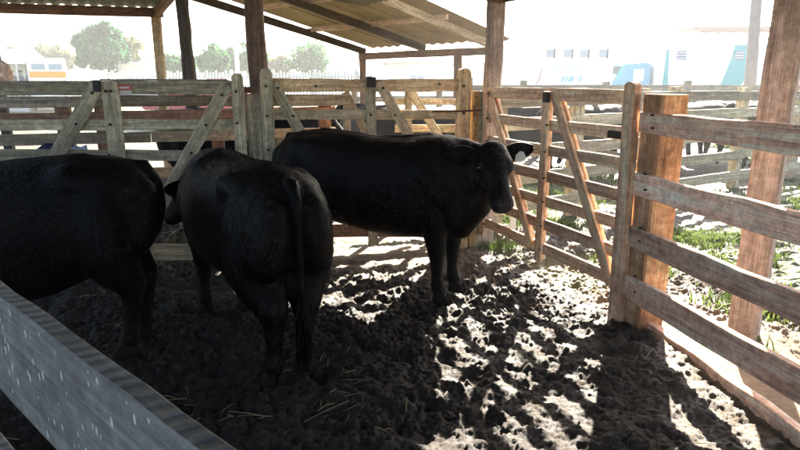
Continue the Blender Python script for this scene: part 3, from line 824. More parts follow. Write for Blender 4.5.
# ------------------------------------------------------------------ cattle
def coat_mat():
    m, nt, b = mat_new('black_cattle_coat'); L = nt.links.new
    tc = N(nt, 'ShaderNodeTexCoord')
    n1 = N(nt, 'ShaderNodeTexNoise'); n1.inputs['Scale'].default_value = 3.5; n1.inputs['Detail'].default_value = 5; L(tc.outputs['Object'], n1.inputs['Vector'])
    mp = N(nt, 'ShaderNodeMapping'); mp.inputs['Scale'].default_value = (70, 260, 90); mp.inputs['Rotation'].default_value = (0, R(38), 0); L(tc.outputs['Object'], mp.inputs['Vector'])
    n2 = N(nt, 'ShaderNodeTexNoise'); n2.inputs['Scale'].default_value = 1; n2.inputs['Detail'].default_value = 3; L(mp.outputs[0], n2.inputs['Vector'])
    cr = N(nt, 'ShaderNodeValToRGB'); e = cr.color_ramp.elements
    e[0].position = 0.38; e[0].color = (0.0016, 0.0014, 0.0014, 1); e[1].position = 0.70; e[1].color = (0.0058, 0.0038, 0.0028, 1); L(n1.outputs['Fac'], cr.inputs['Fac'])
    n4 = N(nt, 'ShaderNodeTexNoise'); n4.inputs['Scale'].default_value = 26; n4.inputs['Detail'].default_value = 4; L(tc.outputs['Object'], n4.inputs['Vector'])
    am = N(nt, 'ShaderNodeAttribute', attribute_name='muzzle'); ad = N(nt, 'ShaderNodeAttribute', attribute_name='dirt')
    m1 = N(nt, 'ShaderNodeMix', data_type='RGBA'); L(am.outputs['Fac'], m1.inputs['Factor']); L(cr.outputs['Color'], m1.inputs['A']); m1.inputs['B'].default_value = (0.03, 0.025, 0.024, 1)
    n3 = N(nt, 'ShaderNodeTexNoise'); n3.inputs['Scale'].default_value = 22; n3.inputs['Detail'].default_value = 6; n3.inputs['Roughness'].default_value = 0.7; L(tc.outputs['Object'], n3.inputs['Vector'])
    dr = N(nt, 'ShaderNodeMapRange'); dr.inputs[1].default_value = 0.5; dr.inputs[2].default_value = 0.68; L(n3.outputs['Fac'], dr.inputs[0])
    dd = N(nt, 'ShaderNodeMath', operation='MULTIPLY'); L(dr.outputs[0], dd.inputs[0]); L(ad.outputs['Fac'], dd.inputs[1])
    m2 = N(nt, 'ShaderNodeMix', data_type='RGBA'); L(dd.outputs[0], m2.inputs['Factor']); L(m1.outputs['Result'], m2.inputs['A']); m2.inputs['B'].default_value = (0.028, 0.023, 0.018, 1)
    L(m2.outputs['Result'], b.inputs['Base Color'])
    rr = N(nt, 'ShaderNodeMapRange'); rr.inputs[3].default_value = 0.36; rr.inputs[4].default_value = 0.62; L(n4.outputs['Fac'], rr.inputs[0]); L(rr.outputs[0], b.inputs['Roughness'])
    b.inputs['Specular IOR Level'].default_value = 0.07
    hs_ = N(nt, 'ShaderNodeMath', operation='MULTIPLY_ADD'); L(n4.outputs['Fac'], hs_.inputs[0]); hs_.inputs[1].default_value = 1.6; L(n2.outputs['Fac'], hs_.inputs[2])
    bp = N(nt, 'ShaderNodeBump'); bp.inputs['Strength'].default_value = 0.55; bp.inputs['Distance'].default_value = 0.006; L(hs_.outputs[0], bp.inputs['Height']); L(bp.outputs[0], b.inputs['Normal'])
    return m
COAT = coat_mat()
def hair_mat():
    m, nt, b = mat_new('short_black_hair'); L = nt.links.new
    tc = N(nt, 'ShaderNodeTexCoord'); n1 = N(nt, 'ShaderNodeTexNoise'); n1.inputs['Scale'].default_value = 4; n1.inputs['Detail'].default_value = 6; n1.inputs['Roughness'].default_value = .7; L(tc.outputs['Object'], n1.inputs['Vector'])
    cr = N(nt, 'ShaderNodeValToRGB'); e = cr.color_ramp.elements
    e[0].position = 0.40; e[0].color = (0.002, 0.0018, 0.0018, 1); e[1].position = 0.72; e[1].color = (0.011, 0.0075, 0.005, 1); L(n1.outputs['Fac'], cr.inputs['Fac'])
    L(cr.outputs['Color'], b.inputs['Base Color']); b.inputs['Roughness'].default_value = .42; b.inputs['Specular IOR Level'].default_value = .22
    return m
HAIRM = hair_mat()
HOOF = plain('hoof_horn', (0.014, 0.011, 0.009), 0.8, spec=0.1, var=0.25, scale=30)
EYE = plain('dark_eye', (0.004, 0.003, 0.003), 0.08, spec=0.6)
NOSE = plain('wet_nose', (0.02, 0.017, 0.017), 0.25)
TAGW = plain('white_plastic_tag', (0.78, 0.78, 0.75), 0.4)
_nt = TAGW.node_tree; _tr = _nt.nodes.new('ShaderNodeBsdfTranslucent'); _tr.inputs['Color'].default_value = (.75, .74, .68, 1)
_mx = _nt.nodes.new('ShaderNodeMixShader'); _mx.inputs[0].default_value = .45
_nt.links.new(_nt.nodes['Principled BSDF'].outputs[0], _mx.inputs[1]); _nt.links.new(_tr.outputs[0], _mx.inputs[2]); _nt.links.new(_mx.outputs[0], _nt.nodes['Material Output'].inputs['Surface'])
EARIN = plain('ear_hair', (0.03, 0.022, 0.02), 0.9)

def loft(bm, secs, seg=20, ex=2.0):
    """secs: (centre, side axis * half width, up axis * half height[, exponent]); closed"""
    rings = []
    for sc in secs:
        c, a, b_ = sc[0], sc[1], sc[2]; e_ = sc[3] if len(sc) > 3 else ex
        r = []
        for k in range(seg):
            an = 2 * math.pi * k / seg
            cx = math.copysign(abs(math.cos(an)) ** (2 / e_), math.cos(an)); cz = math.copysign(abs(math.sin(an)) ** (2 / e_), math.sin(an))
            r.append(bm.verts.new(c + a * cx + b_ * cz))
        rings.append(r)
    for i in range(len(rings) - 1):
        for k in range(seg):
            bm.faces.new((rings[i][k], rings[i][(k + 1) % seg], rings[i + 1][(k + 1) % seg], rings[i + 1][k]))
    bm.faces.new(rings[0][::-1]); bm.faces.new(rings[-1])

def limb(bm, pts, radii, seg=14, flat=1.0):
    pts = [Vector(p) for p in pts]
    secs = []
    for i, p in enumerate(pts):
        d = (pts[min(i + 1, len(pts) - 1)] - pts[max(i - 1, 0)]).normalized()
        y = Vector((0, 1, 0)); x = y.cross(d).normalized(); y = d.cross(x).normalized()
        r = radii[i]
        if i == 0:
            secs += [(p - d * r * .95, y * r * flat * .25, x * r * .25), (p - d * r * .7, y * r * flat * .72, x * r * .72)]
        secs.append((p, y * r * flat, x * r))
        if i == len(pts) - 1:
            secs += [(p + d * r * .7, y * r * flat * .72, x * r * .72), (p + d * r * .95, y * r * flat * .25, x * r * .25)]
    loft(bm, secs, seg)

def cow_body(sx, poll, muzzle, hind_y, front_y, stag, voxel, head_up=None, belly=0.0):
    bm = bmesh.new()
    V3 = Vector
    T = [(-.885, 1.14, .92, .08), (-.86, 1.20, .78, .19), (-.80, 1.255, .74, .255), (-.68, 1.295, .64, .295), (-.50, 1.305, .56, .315), (-.28, 1.295, .505, .335), (-.02, 1.275, .475, .355),
         (.22, 1.275, .465, .35), (.42, 1.30, .475, .325), (.58, 1.305, .50, .28), (.70, 1.26, .55, .235), (.80, 1.18, .63, .17), (.86, 1.06, .72, .09)]
    secs = []
    for (x, zt, zb, hw) in T:
        zb -= belly * math.exp(-(x / .5) ** 2)
        secs.append((V3((x * sx, 0, (zt + zb) / 2)), V3((0, hw, 0)), V3((0, 0, (zt - zb) / 2)), 2.35))
    loft(bm, secs, 28)
    # hip bones and spine ridge
    for sgn in (1, -1):
        limb(bm, [(-.30 * sx, .15 * sgn, 1.13), (-.46 * sx, .20 * sgn, 1.165), (-.66 * sx, .16 * sgn, 1.14)], [.09, .105, .11])
        limb(bm, [(-.78 * sx, .10 * sgn, 1.16), (-.84 * sx, .115 * sgn, 1.10), (-.83 * sx, .13 * sgn, .95), (-.78 * sx, .15 * sgn, .80)], [.08, .09, .115, .13])
        limb(bm, [(.36 * sx, .15 * sgn, 1.17), (.48 * sx, .20 * sgn, 1.02), (.62 * sx, .185 * sgn, .86)], [.10, .125, .125])
    limb(bm, [(-.84 * sx, 0, 1.22), (-.5 * sx, 0, 1.255), (0, 0, 1.225), (.45 * sx, 0, 1.25)], [.045, .065, .055, .07])
    poll, muzzle = V3(poll), V3(muzzle)
    hd = (muzzle - poll).normalized()
    # neck
    n0, n1 = V3((.52 * sx, 0, 1.02)), V3((.74 * sx, 0, 1.03))
    nb = poll + hd * 0.09 - V3((0, 0, 0.03))
    nmid = n1.lerp(nb, 0.55) + V3((0, 0, 0.0))
    secs = []
    pts = [n0, n1, nmid, nb]
    hs = [(.20, .28), (.16, .26), (.11, .195), (.085, .125)]
    for i, p in enumerate(pts):
        d = (pts[min(i + 1, 3)] - pts[max(i - 1, 0)]).normalized()
        side = d.cross(V3((0, 0, 1)));
        side = side.normalized() if side.length > .1 else V3((0, 1, 0))
        u = side.cross(d).normalized()
        secs.append((p, side * hs[i][0], u * hs[i][1]))
    loft(bm, secs, 22)
    # brisket
    limb(bm, [(.45 * sx, 0, .60), (.68 * sx, 0, .62), (.80 * sx, 0, .78), (.84 * sx, 0, .95)], [.14, .135, .12, .10])
    # head
    side = hd.cross(V3((0, 0, 1))); 
    if head_up: side = hd.cross(V3(head_up))
    side.normalize(); u = side.cross(hd).normalized()       # u: towards the face (forehead side)
    if u.z < 0 and head_up is None: u = -u; side = -side
    Lh = (muzzle - poll).length
    Hs = [(-.07, .055, .05, .0), (0, .10, .10, -.02), (.10, .124, .118, -.035), (.24, .130, .125, -.045), (.36, .112, .118, -.05), (.50, .086, .102, -.045), (.66, .070, .086, -.036), (.80, .071, .078, -.03), (.90, .083, .076, -.025), (.97, .078, .068, -.022), (1.01, .055, .045, -.02)]
    secs = [(poll + hd * (f * Lh) + u * (o * 1.0), side * w, u * h, 2.3) for (f, w, h, o) in Hs]
    loft(bm, secs, 20)
    # brow ridges
    for sgn in (1, -1):
        c = poll + hd * (.30 * Lh) + side * (.105 * sgn) + u * 0.02
        limb(bm, [c - hd * .05, c, c + hd * .05], [.022, .034, .022], 10)
        c = poll + hd * (.30 * Lh) + side * (.06 * sgn) - u * 0.10
        limb(bm, [c - hd * .06, c + hd * .03, c + hd * .12], [.05, .06, .04], 10)
    # legs
    for sgn in (1, -1):
        fx = stag * sgn
        y = front_y * sgn
        limb(bm, [(.54 * sx, .17 * sgn, .88), (.53 * sx, .175 * sgn, .72), (.54 * sx + fx * .3, .5 * (.17 * sgn + y), .56), (.56 * sx + fx * .6, y, .40), (.56 * sx + fx * .7, y, .33), (.56 * sx + fx * .9, y, .20), (.57 * sx + fx, y, .115), (.60 * sx + fx, y, .055)],
             [.13, .125, .095, .075, .058, .045, .060, .055], 14)
        hx = -stag * .6 * sgn
        yh = hind_y * sgn
        limb(bm, [(-.62 * sx, .15 * sgn, 1.0), (-.61 * sx, .155 * sgn, .84), (-.62 * sx, .155 * sgn, .70), (-.68 * sx + hx * .4, .5 * (.15 * sgn + yh), .57), (-.755 * sx + hx * .7, yh, .455), (-.745 * sx + hx * .8, yh, .38), (-.725 * sx + hx, yh, .22), (-.715 * sx + hx, yh, .12), (-.685 * sx + hx, yh, .055)],
             [.19, .20, .19, .145, .092, .067, .051, .062, .056], 14)
    bmesh.ops.recalc_face_normals(bm, faces=bm.faces)
    me = bpy.data.meshes.new('cow_raw'); bm.to_mesh(me); bm.free()
    o = bpy.data.objects.new('cow_raw', me); COL.objects.link(o)
    rm = o.modifiers.new('r', 'REMESH'); rm.mode = 'VOXEL'; rm.voxel_size = voxel; rm.use_smooth_shade = True
    smo = o.modifiers.new('s', 'SMOOTH'); smo.factor = 0.5; smo.iterations = 22 if voxel < .02 else 4
    dg = bpy.context.evaluated_depsgraph_get()
    me2 = bpy.data.meshes.new_from_object(o.evaluated_get(dg))
    bpy.data.objects.remove(o); bpy.data.meshes.remove(me)
    n = len(me2.vertices)
    co = np.empty(n * 3, dtype=np.float32); me2.vertices.foreach_get('co', co); co = co.reshape(-1, 3)
    # folds of skin and muscle
    nr = np.empty(n * 3, dtype=np.float32); me2.vertices.foreach_get('normal', nr); nr = nr.reshape(-1, 3)
    bum = (fbm(co[:, 0] * 4 + co[:, 1] * 2, co[:, 2] * 4 + co[:, 1], 3, 3) - .5) * 0.02 * np.clip((co[:, 2] - .45) * 4, 0, 1)
    co = co + nr * bum[:, None]
    me2.vertices.foreach_set('co', co.ravel())
    dm = np.linalg.norm(co - np.array(muzzle), axis=1)
    at = me2.attributes.new('muzzle', 'FLOAT', 'POINT'); at.data.foreach_set('value', np.clip(1.5 - dm / 0.07, 0, 1).astype(np.float32))
    dirt = np.clip((.42 - co[:, 2]) * 2.2, 0, .75) + 0.9 * np.exp(-((co[:, 0] + .86 * sx) / .14) ** 2) * (fbm(co[:, 1] * 9, co[:, 2] * 5, 8, 3) > .52)
    at = me2.attributes.new('dirt', 'FLOAT', 'POINT'); at.data.foreach_set('value', dirt.astype(np.float32))
    me2.polygons.foreach_set('use_smooth', np.ones(len(me2.polygons), dtype=bool))
    me2.name = 'cow_body'
    return me2, hd, side, u

def hair_mesh(me, n, muzzle, seed):
    rs = np.random.RandomState(seed)
    me.calc_loop_triangles()
    nt_ = len(me.loop_triangles)
    ti = np.empty(nt_ * 3, dtype=np.int32); me.loop_triangles.foreach_get('vertices', ti); ti = ti.reshape(-1, 3)
    co = np.empty(len(me.vertices) * 3, dtype=np.float32); me.vertices.foreach_get('co', co); co = co.reshape(-1, 3)
    a, b, c = co[ti[:, 0]], co[ti[:, 1]], co[ti[:, 2]]
    cr = np.cross(b - a, c - a); ar = np.linalg.norm(cr, axis=1); nr = cr / np.maximum(ar, 1e-9)[:, None]
    k = rs.choice(nt_, n, p=ar / ar.sum())
    u = rs.uniform(size=(n, 1)); v = rs.uniform(size=(n, 1)); f = (u + v) > 1; u = np.where(f, 1 - u, u); v = np.where(f, 1 - v, v)
    P = a[k] + (b[k] - a[k]) * u + (c[k] - a[k]) * v; nn = nr[k]
    keep = np.linalg.norm(P - np.array(muzzle), axis=1) > .10
    P, nn = P[keep], nn[keep]; n = len(P)
    flow = np.tile(np.array([[-.8, 0, -.75]]), (n, 1)); flow[:, 0] += (fbm(P[:, 0] * 3, P[:, 2] * 3, seed, 2) - .5) * 1.4; flow[:, 1] = (fbm(P[:, 0] * 3 + 9, P[:, 2] * 3 + P[:, 1] * 2, seed + 5, 2) - .5) * 1.0
    flow -= nn * np.sum(flow * nn, 1)[:, None]; flow /= np.maximum(np.linalg.norm(flow, axis=1), 1e-6)[:, None]
    d = flow + nn * rs.uniform(.10, .42, (n, 1)) + rs.normal(0, .16, (n, 3)); d /= np.linalg.norm(d, axis=1)[:, None]
    sd = np.cross(d, nn); sd /= np.maximum(np.linalg.norm(sd, axis=1), 1e-6)[:, None]
    L_ = rs.uniform(.014, .030, (n, 1)); w = rs.uniform(.0012, .0022, (n, 1))
    P = P - nn * .002
    V = np.stack([P - sd * w, P + sd * w, P + d * L_], 1).reshape(-1, 3)
    return mesh_quads('hair', V, np.arange(len(V)).reshape(-1, 3))

def ear_mesh(L):
    V, Fc = [], []
    prof = [(0, .022), (.12, .04), (.3, .062), (.5, .068), (.7, .058), (.87, .034), (1.0, .006)]
    n = 8
    for (f, w) in prof:
        for k in range(n + 1):
            a = (k / n - .5) * 2
            V.append((f * L, a * w * 1.0, 0.030 * (1 - a * a) * (1 - .6 * f) - 0.02 * f * f))
    for i in range(len(prof) - 1):
        for k in range(n):
            q = i * (n + 1) + k; Fc.append((q, q + 1, q + n + 2, q + n + 1))
    m0 = mesh_np('ear', V, Fc)
    bm = bmesh.new(); bm.from_mesh(m0)
    bmesh.ops.solidify(bm, geom=bm.faces[:], thickness=0.009)
    bm.to_mesh(m0); bm.free()
    return m0

def hoof_mesh():
    bm = bmesh.new()
    for sgn in (1, -1):
        loft(bm, [(Vector((0.012, .029 * sgn, -0.02)), Vector((0, .034, 0)), Vector((.075, 0, 0)), 2.6),
                  (Vector((0.008, .028 * sgn, .012)), Vector((0, .032, 0)), Vector((.07, 0, 0)), 2.5),
                  (Vector((-.006, .026 * sgn, .06)), Vector((0, .029, 0)), Vector((.05, 0, 0)), 2.3),
                  (Vector((-.012, .022 * sgn, .085)), Vector((0, .024, 0)), Vector((.038, 0, 0)), 2.2)], 12)
    return bm_mesh('hoof', bm)

def cow(loc, ang, label, sx=1.06, poll=(.98, 0, 1.27), muzzle=(1.35, 0, .95), hind_y=.15, front_y=.16, stag=.03, sway=.0, scale=1.0, voxel=.0125, parts=True, tagged=False, head_up=None, tail_len=1.0, belly=0.0, tuck=0.0):
    rz = Matrix.Rotation(R(ang), 4, 'Z')
    lz = gz(loc[0], loc[1])
    M = Matrix.Translation((loc[0], loc[1], 0.0)) @ rz @ Matrix.Scale(scale, 4)
    me, hd, side, u = cow_body(sx, poll, muzzle, hind_y, front_y, stag, voxel, head_up, belly)
    if not parts:
        o = link('cow', me, COAT, None, M); return tag(o, label, 'cow')
    root = empty('cow', (loc[0], loc[1], 0), label, 'cow')
    body = link('body', me, COAT, root, M)
    poll, muzzle = Vector(poll), Vector(muzzle)
    link('hair', hair_mesh(me, 75000, muzzle, int(abs(ang))), HAIRM, body, M)
    Lh = (muzzle - poll).length
    # hooves
    for sgn in (1, -1):
        for (x, y) in ((.60 * sx + stag * sgn, front_y * sgn), (-.685 * sx - stag * .6 * sgn, hind_y * sgn)):
            link('hoof', hoof_mesh(), HOOF, root, M @ Matrix.Translation((x, y, 0.012)), smooth=True)
    # tail: from the tail head down the back of the thighs, ending in a switch
    xr = -.885 * sx
    pts = [(xr + .13, 0, 1.225), (xr + .04, 0, 1.225), (xr - .012, .0, 1.15), (xr - .022 + tuck * .1, sway * .2, 1.0), (xr - .012 + tuck * .35, sway * .5, .8), (xr + tuck * .7, sway * .8, .62), (xr + tuck, sway, .50)]
    rad = [.05, .046, .036, .027, .022, .019, .018]
    tl = link('tail', tube_mesh('tail', pts, rad, 10), COAT, root, M, smooth=True)
    # the switch: many hair strands
    V, Fc = [], []
    rs = random.Random(5)
    for q in range(150):
        x0, y0, z0 = xr + tuck + rs.uniform(-.014, .014), sway + rs.uniform(-.018, .018), rs.uniform(.40, .60)
        ln = rs.uniform(.22, .36) * tail_len; sxx, syy = rs.gauss(0, .022), rs.gauss(0, .026)
        b0_ = len(V)
        for j in range(4):
            f = j / 3; wv_ = .006 * (1 - f * .8)
            bulge = math.sin(f * 2.6)
            x, y, z = x0 + sxx * bulge, y0 + syy * bulge, z0 - ln * f
            V += [(x, y - wv_, z), (x - .003, y + wv_, z)]
        for j in range(3):
            a = b0_ + j * 2; Fc.append((a, a + 1, a + 3, a + 2))
    link('switch', mesh_np('switch', V, Fc), COAT, tl, M)
    # eyes, ears, nostrils
    for sgn in (1, -1):
        c = poll + hd * (.335 * Lh) + side * (.118 * sgn) + u * 0.004
        bm = bmesh.new(); bmesh.ops.create_uvsphere(bm, u_segments=14, v_segments=10, radius=.027)
        link('eye', bm_mesh('eye', bm), EYE, root, M @ Matrix.Translation(c), smooth=True)
        c = poll + hd * (.965 * Lh) + side * (.036 * sgn) + u * .028
        bm = bmesh.new(); bmesh.ops.create_uvsphere(bm, u_segments=12, v_segments=8, radius=.016)
        link('nostril', bm_mesh('nostril', bm), NOSE, root, M @ Matrix.Translation(c), smooth=True)
        eb = poll + hd * (.07 * Lh) + side * (.085 * sgn) - u * .045
        ex_ = (side * sgn - hd * .05 + u * .05 + Vector((0, 0, .02))).normalized()
        if ((M.to_3x3() @ ex_).x > 0): ex_ = (ex_ + Vector((0, 0, .12))).normalized()
        ez = (u * 0.9 + hd * .3); ez = -(ez - ex_ * ez.dot(ex_)).normalized(); ey = ez.cross(ex_)
        EM = Matrix((ex_, ey, ez)).transposed().to_4x4(); EM.translation = eb
        er = link('ear', ear_mesh(.255), COAT, root, M @ EM, smooth=True)
        er['label'] = 'black ear'
        if tagged and ((M @ EM).to_3x3() @ Vector((1, 0, 0))).x > 0:
            # white tag hanging from the lower edge of the ear, a pentagon plate
            w_, h_ = .038, .07
            c = (M @ EM) @ Vector((.15, 0, 0)) + Vector((0, -.045, -.012))
            V = [(-w_ * .35, 0, .012), (w_ * .35, 0, .012), (w_, 0, -.02), (w_, 0, -h_), (-w_, 0, -h_), (-w_, 0, -.02)]
            V2 = [(a, .0035, b2) for (a, _, b2) in V]
            Fc = [(0, 1, 2, 3, 4, 5), (11, 10, 9, 8, 7, 6)] + [(i, 6 + i, 6 + (i + 1) % 6, (i + 1) % 6) for i in range(6)]
            tg = link('ear_tag', mesh_np('tag', V + V2, Fc), TAGW, er, Matrix.Translation(c) @ Matrix.Rotation(R(8), 4, 'Y'))
            tg['label'] = 'white plastic ear tag'
    return root

# back cow: head turned to the camera
ang3 = -27.3
O3 = Vector((-0.17, 4.95, 0))
def to_local(p, o, ang): 
    return Matrix.Rotation(R(-ang), 3, 'Z') @ (Vector(p) - Vector((o[0], o[1], 0)))
pl = to_local((.675, 4.45, 1.225), O3, ang3); mz = to_local((.735, 4.12, .835), O3, ang3)
cow(O3, ang3, 'black cow standing at the back of the pen, head turned to camera, white ear tag', poll=pl, muzzle=mz, stag=.0, tagged=True, head_up=None, sway=.03, sx=1.07)
# middle cow seen from behind
cow((-1.03, 3.87), 122, 'black cow seen from behind in the middle, tail hanging straight down', hind_y=.11, front_y=.15, stag=.05, sway=-.02, poll=(.98, .1, 1.02), muzzle=(1.22, .28, .66), scale=.95)
# left cow, rump to the right
h1 = 193.5
hv = Vector((math.cos(R(h1)), math.sin(R(h1)), 0))
O1 = Vector((-1.555, 3.75, 0)) + hv * (.92)
cow(O1, h1, 'black cow at far left, cut by the picture edge, rump towards the middle cow', hind_y=.14, stag=-.04, sway=-.03, tuck=.17, scale=.97, belly=.12)

# cattle in the pens beyond: the same animal built coarser
me_far, _, _, _ = cow_body(1.06, (.98, .05, 1.27), (1.30, .1, .92), .15, .16, .06, .03)
me_graze, _, _, _ = cow_body(1.06, (1.02, .05, .95), (1.22, .12, .52), .15, .16, -.06, .03)
def far_cow(me, px, Y, ang, label, sc=1.0, mat=None):
    p = at_y(px, 100, Y)
    o = link('cow', me, COAT, None, Matrix.Translation((p.x, p.y, -0.01)) @ Matrix.Rotation(R(ang), 4, 'Z') @ Matrix.Scale(sc, 4))
    return tag(o, label, 'cow', 'cattle in the pens beyond')
far_cow(me_far, 240, 7.9, 10, 'black cow behind the upright boards between the back gates', 1.06)
far_cow(me_far, 372, 10.4, 120, 'black cow glimpsed between boards behind the gate stile', 1.03)
far_cow(me_far, 690, 12.6, 200, 'black cow beyond the grey fence, right of the orange post', 1.0)
far_cow(me_graze, 640, 13.8, 170, 'dark cow with lowered head beyond the grey fence, behind the orange post', 1.0)
far_cow(me_far, 728, 14.0, 15, 'dark cow beyond the grey fence, left of the utility pole', 1.0)
far_cow(me_graze, 585, 11.6, 20, 'dark cow with lowered head seen through the middle of the field gate', 1.0)
far_cow(me_far, 775, 12.2, 190, 'black cow beyond the grey fence, just left of the tall right post', 1.0)
far_cow(me_far, 436, 9.6, 12, 'black cow behind the tan gate, near its round topped post', 1.04)
far_cow(me_far, 532, 12.5, 185, 'dark cow seen through the field gate near its left brace', 1.0)

# ------------------------------------------------------------------ fences of the outer pens on the right
fa, fb = Vector((1.0, 7.0, 0)), Vector((11.5, 13.7, 0))
fence('rail_fence', 'weathered grey rail fence of the next pen, beyond the right gate', fa, fb, [1.55, 1.28, .95, .62, .27], (0.02, .13, .30, .447, .60, .80, .99), W_GREYD, W_GREY, 1.58, w=.15, t=.04, pw=.15,
      rail_mats=[W_GREYD, W_GREY, W_GREYD, W_GREY, W_GREY])
fence('rail_fence', 'pale rail fence of the farthest pen, in front of the trucks', (-1.5, 17.5, 0), (16, 18.5, 0), [1.62, 1.3, .95, .6, .28], (0.01, .15, .29, .43, .57, .71, .85, .99), W_GREYD, W_GREYD, 1.7, w=.16, t=.04, pw=.16)
fence('rail_fence', 'grey cross fence running away from the next pen', (4.3, 9.4, 0), (2.6, 17.3, 0), [1.5, 1.15, .8, .45], (.1, .35, .6, .9), W_GREY, W_GREY, 1.55, w=.14, t=.04, pw=.14)
stk = on_ground(489, 234)
o = board('stake', (1.35, 7.0, -.2), (1.36, 7.0, .55), .07, .05, (0, -1, 0), WHITE, None, round_end=True)
tag(o, 'short pale stake just outside the corner of the field gate', 'stake')

# ------------------------------------------------------------------ trucks, bus, car
def prism(name, prof, x0, x1, bevel=0.04):
    """profile in (y, z) extruded along x"""
    bm = bmesh.new()
    a = [bm.verts.new((x0, y, z)) for (y, z) in prof]; b_ = [bm.verts.new((x1, y, z)) for (y, z) in prof]
    n = len(prof)
    bm.faces.new(a[::-1]); bm.faces.new(b_)
    for i in range(n): bm.faces.new((a[i], a[(i + 1) % n], b_[(i + 1) % n], b_[i]))
    bmesh.ops.recalc_face_normals(bm, faces=bm.faces)
    if bevel: bmesh.ops.bevel(bm, geom=bm.edges[:], offset=bevel, segments=2, affect='EDGES')
    return bm_mesh(name, bm)

TYRE = plain('tyre_rubber', (0.02, 0.02, 0.02), 0.85)
GLASS = plain('dark_glass', (0.05, 0.07, 0.09), 0.08, spec=0.8)
GLASSB = plain('blue_grey_glass', (0.28, 0.34, 0.42), 0.15, spec=0.7)  # glass colour lightened to imitate windows washed out by glare
BLUE = plain('blue_cab_paint', (0.06, 0.30, 0.48), 0.3)
TEAL = plain('teal_paint', (0.015, 0.33, 0.38), 0.4)
VENT = plain('blue_vent', (0.12, 0.16, 0.30), 0.6)
PINK = plain('red_truck_paint', (0.55, 0.08, 0.12), 0.4)
ORNG = plain('orange_paint', (0.75, 0.34, 0.03), 0.4)
REDC = plain('red_car_paint', (0.42, 0.04, 0.045), 0.25)
ALU = plain('aluminium', (0.55, 0.56, 0.57), 0.4, 0.7)

def wheel(parent, M, x, y, r=.5, w=.28):
    wh = link('wheel', tube_mesh('tyre', [(x, y - w / 2, r), (x, y - w / 2 + .03, r), (x, y + w / 2 - .03, r), (x, y + w / 2, r)], [r * .9, r, r, r * .9], 20), TYRE, parent, M, smooth=False)
    link('rim', tube_mesh('rim', [(x, y - w / 2 - .02, r), (x, y + w / 2 + .02, r)], [r * .5, r * .5], 14), ALU, wh, M)

def truck(loc, ang, label, cab_mat, box_mat, box_len=5.4, box_h=3.45, deco=True, cab=True):
    """local X forward, the side facing -Y"""
    M = Matrix.Translation(loc) @ Matrix.Rotation(R(ang), 4, 'Z')
    rt = empty('truck', loc, label, 'truck')
    if cab:
        prof = [(0, .75), (1.95, .75), (2.0, 1.5), (1.75, 1.65), (1.35, 2.55), (.1, 2.6), (0, 2.5)]
        bm = bmesh.new()
        a = [bm.verts.new((x, -1.15, z)) for (x, z) in prof]; b_ = [bm.verts.new((x, 1.15, z)) for (x, z) in prof]
        bm.faces.new(a); bm.faces.new(b_[::-1])
        for i in range(len(prof)): bm.faces.new((a[i], b_[i], b_[(i + 1) % len(prof)], a[(i + 1) % len(prof)]))
        bmesh.ops.recalc_face_normals(bm, faces=bm.faces)
        bmesh.ops.bevel(bm, geom=bm.edges[:], offset=.07, segments=2, affect='EDGES')
        cb = link('cab', bm_mesh('cab', bm), cab_mat, rt, M)
        link('door_window', mesh_np('w', [(.25, -1.158, 1.68), (1.2, -1.158, 1.68), (.98, -1.158, 2.35), (.25, -1.158, 2.35), (.25, -1.14, 1.68), (1.2, -1.14, 1.68), (.98, -1.14, 2.35), (.25, -1.14, 2.35)],
                                      [(0, 1, 2, 3), (7, 6, 5, 4), (0, 4, 5, 1), (1, 5, 6, 2), (2, 6, 7, 3), (3, 7, 4, 0)]), GLASS, cb, M)
        link('windscreen', mesh_np('w', [(1.79, -1.0, 1.68), (1.79, 1.0, 1.68), (1.45, 1.0, 2.42), (1.45, -1.0, 2.42), (1.74, -1.0, 1.66), (1.74, 1.0, 1.66), (1.40, 1.0, 2.40), (1.40, -1.0, 2.40)],
                                     [(0, 1, 2, 3), (7, 6, 5, 4), (0, 4, 5, 1), (1, 5, 6, 2), (2, 6, 7, 3), (3, 7, 4, 0)]), GLASS, cb, M)
        link('sun_visor', box_mesh('v', (1.40, -1.1, 2.50), (1.95, 1.1, 2.55), .01), VENT, cb, M)
        link('mirror', box_mesh('m', (1.35, -1.42, 1.75), (1.45, -1.22, 2.15), .02), TYRE, cb, M)
        link('bumper', box_mesh('bp', (1.75, -1.14, .5), (2.08, 1.14, .82), .04), ALU, cb, M)
        wheel(rt, M, 1.15, -1.0); wheel(rt, M, 1.15, 1.0)
    bx = link('box', box_mesh('box', (-.15 - box_len, -1.22, 1.05), (-.15, 1.22, box_h), .03), box_mat, rt, M)
    link('chassis', box_mesh('ch', (-.1 - box_len, -.5, .7), (1.2 if cab else -.1, .5, 1.04)), TYRE, rt, M)
    for fx in (.70, .86):
        wheel(rt, M, -.15 - box_len * fx, -.98); wheel(rt, M, -.15 - box_len * fx, .98)
    for j in range(int(box_len / .9)):
        x = -.15 - .45 - j * .9
        link('side_rib', box_mesh('rib', (x - .02, -1.235, 1.15), (x + .02, -1.219, box_h - .1)), box_mat, bx, M)
    return rt, bx, M

# white box truck with blue cab, facing left
P = at_y(641, 82, 31.0)
rt, bx, M = truck((P.x, 31.0, 0), 180, 'white box truck with blue cab and teal swoosh beyond the far pens', BLUE, WHITE)
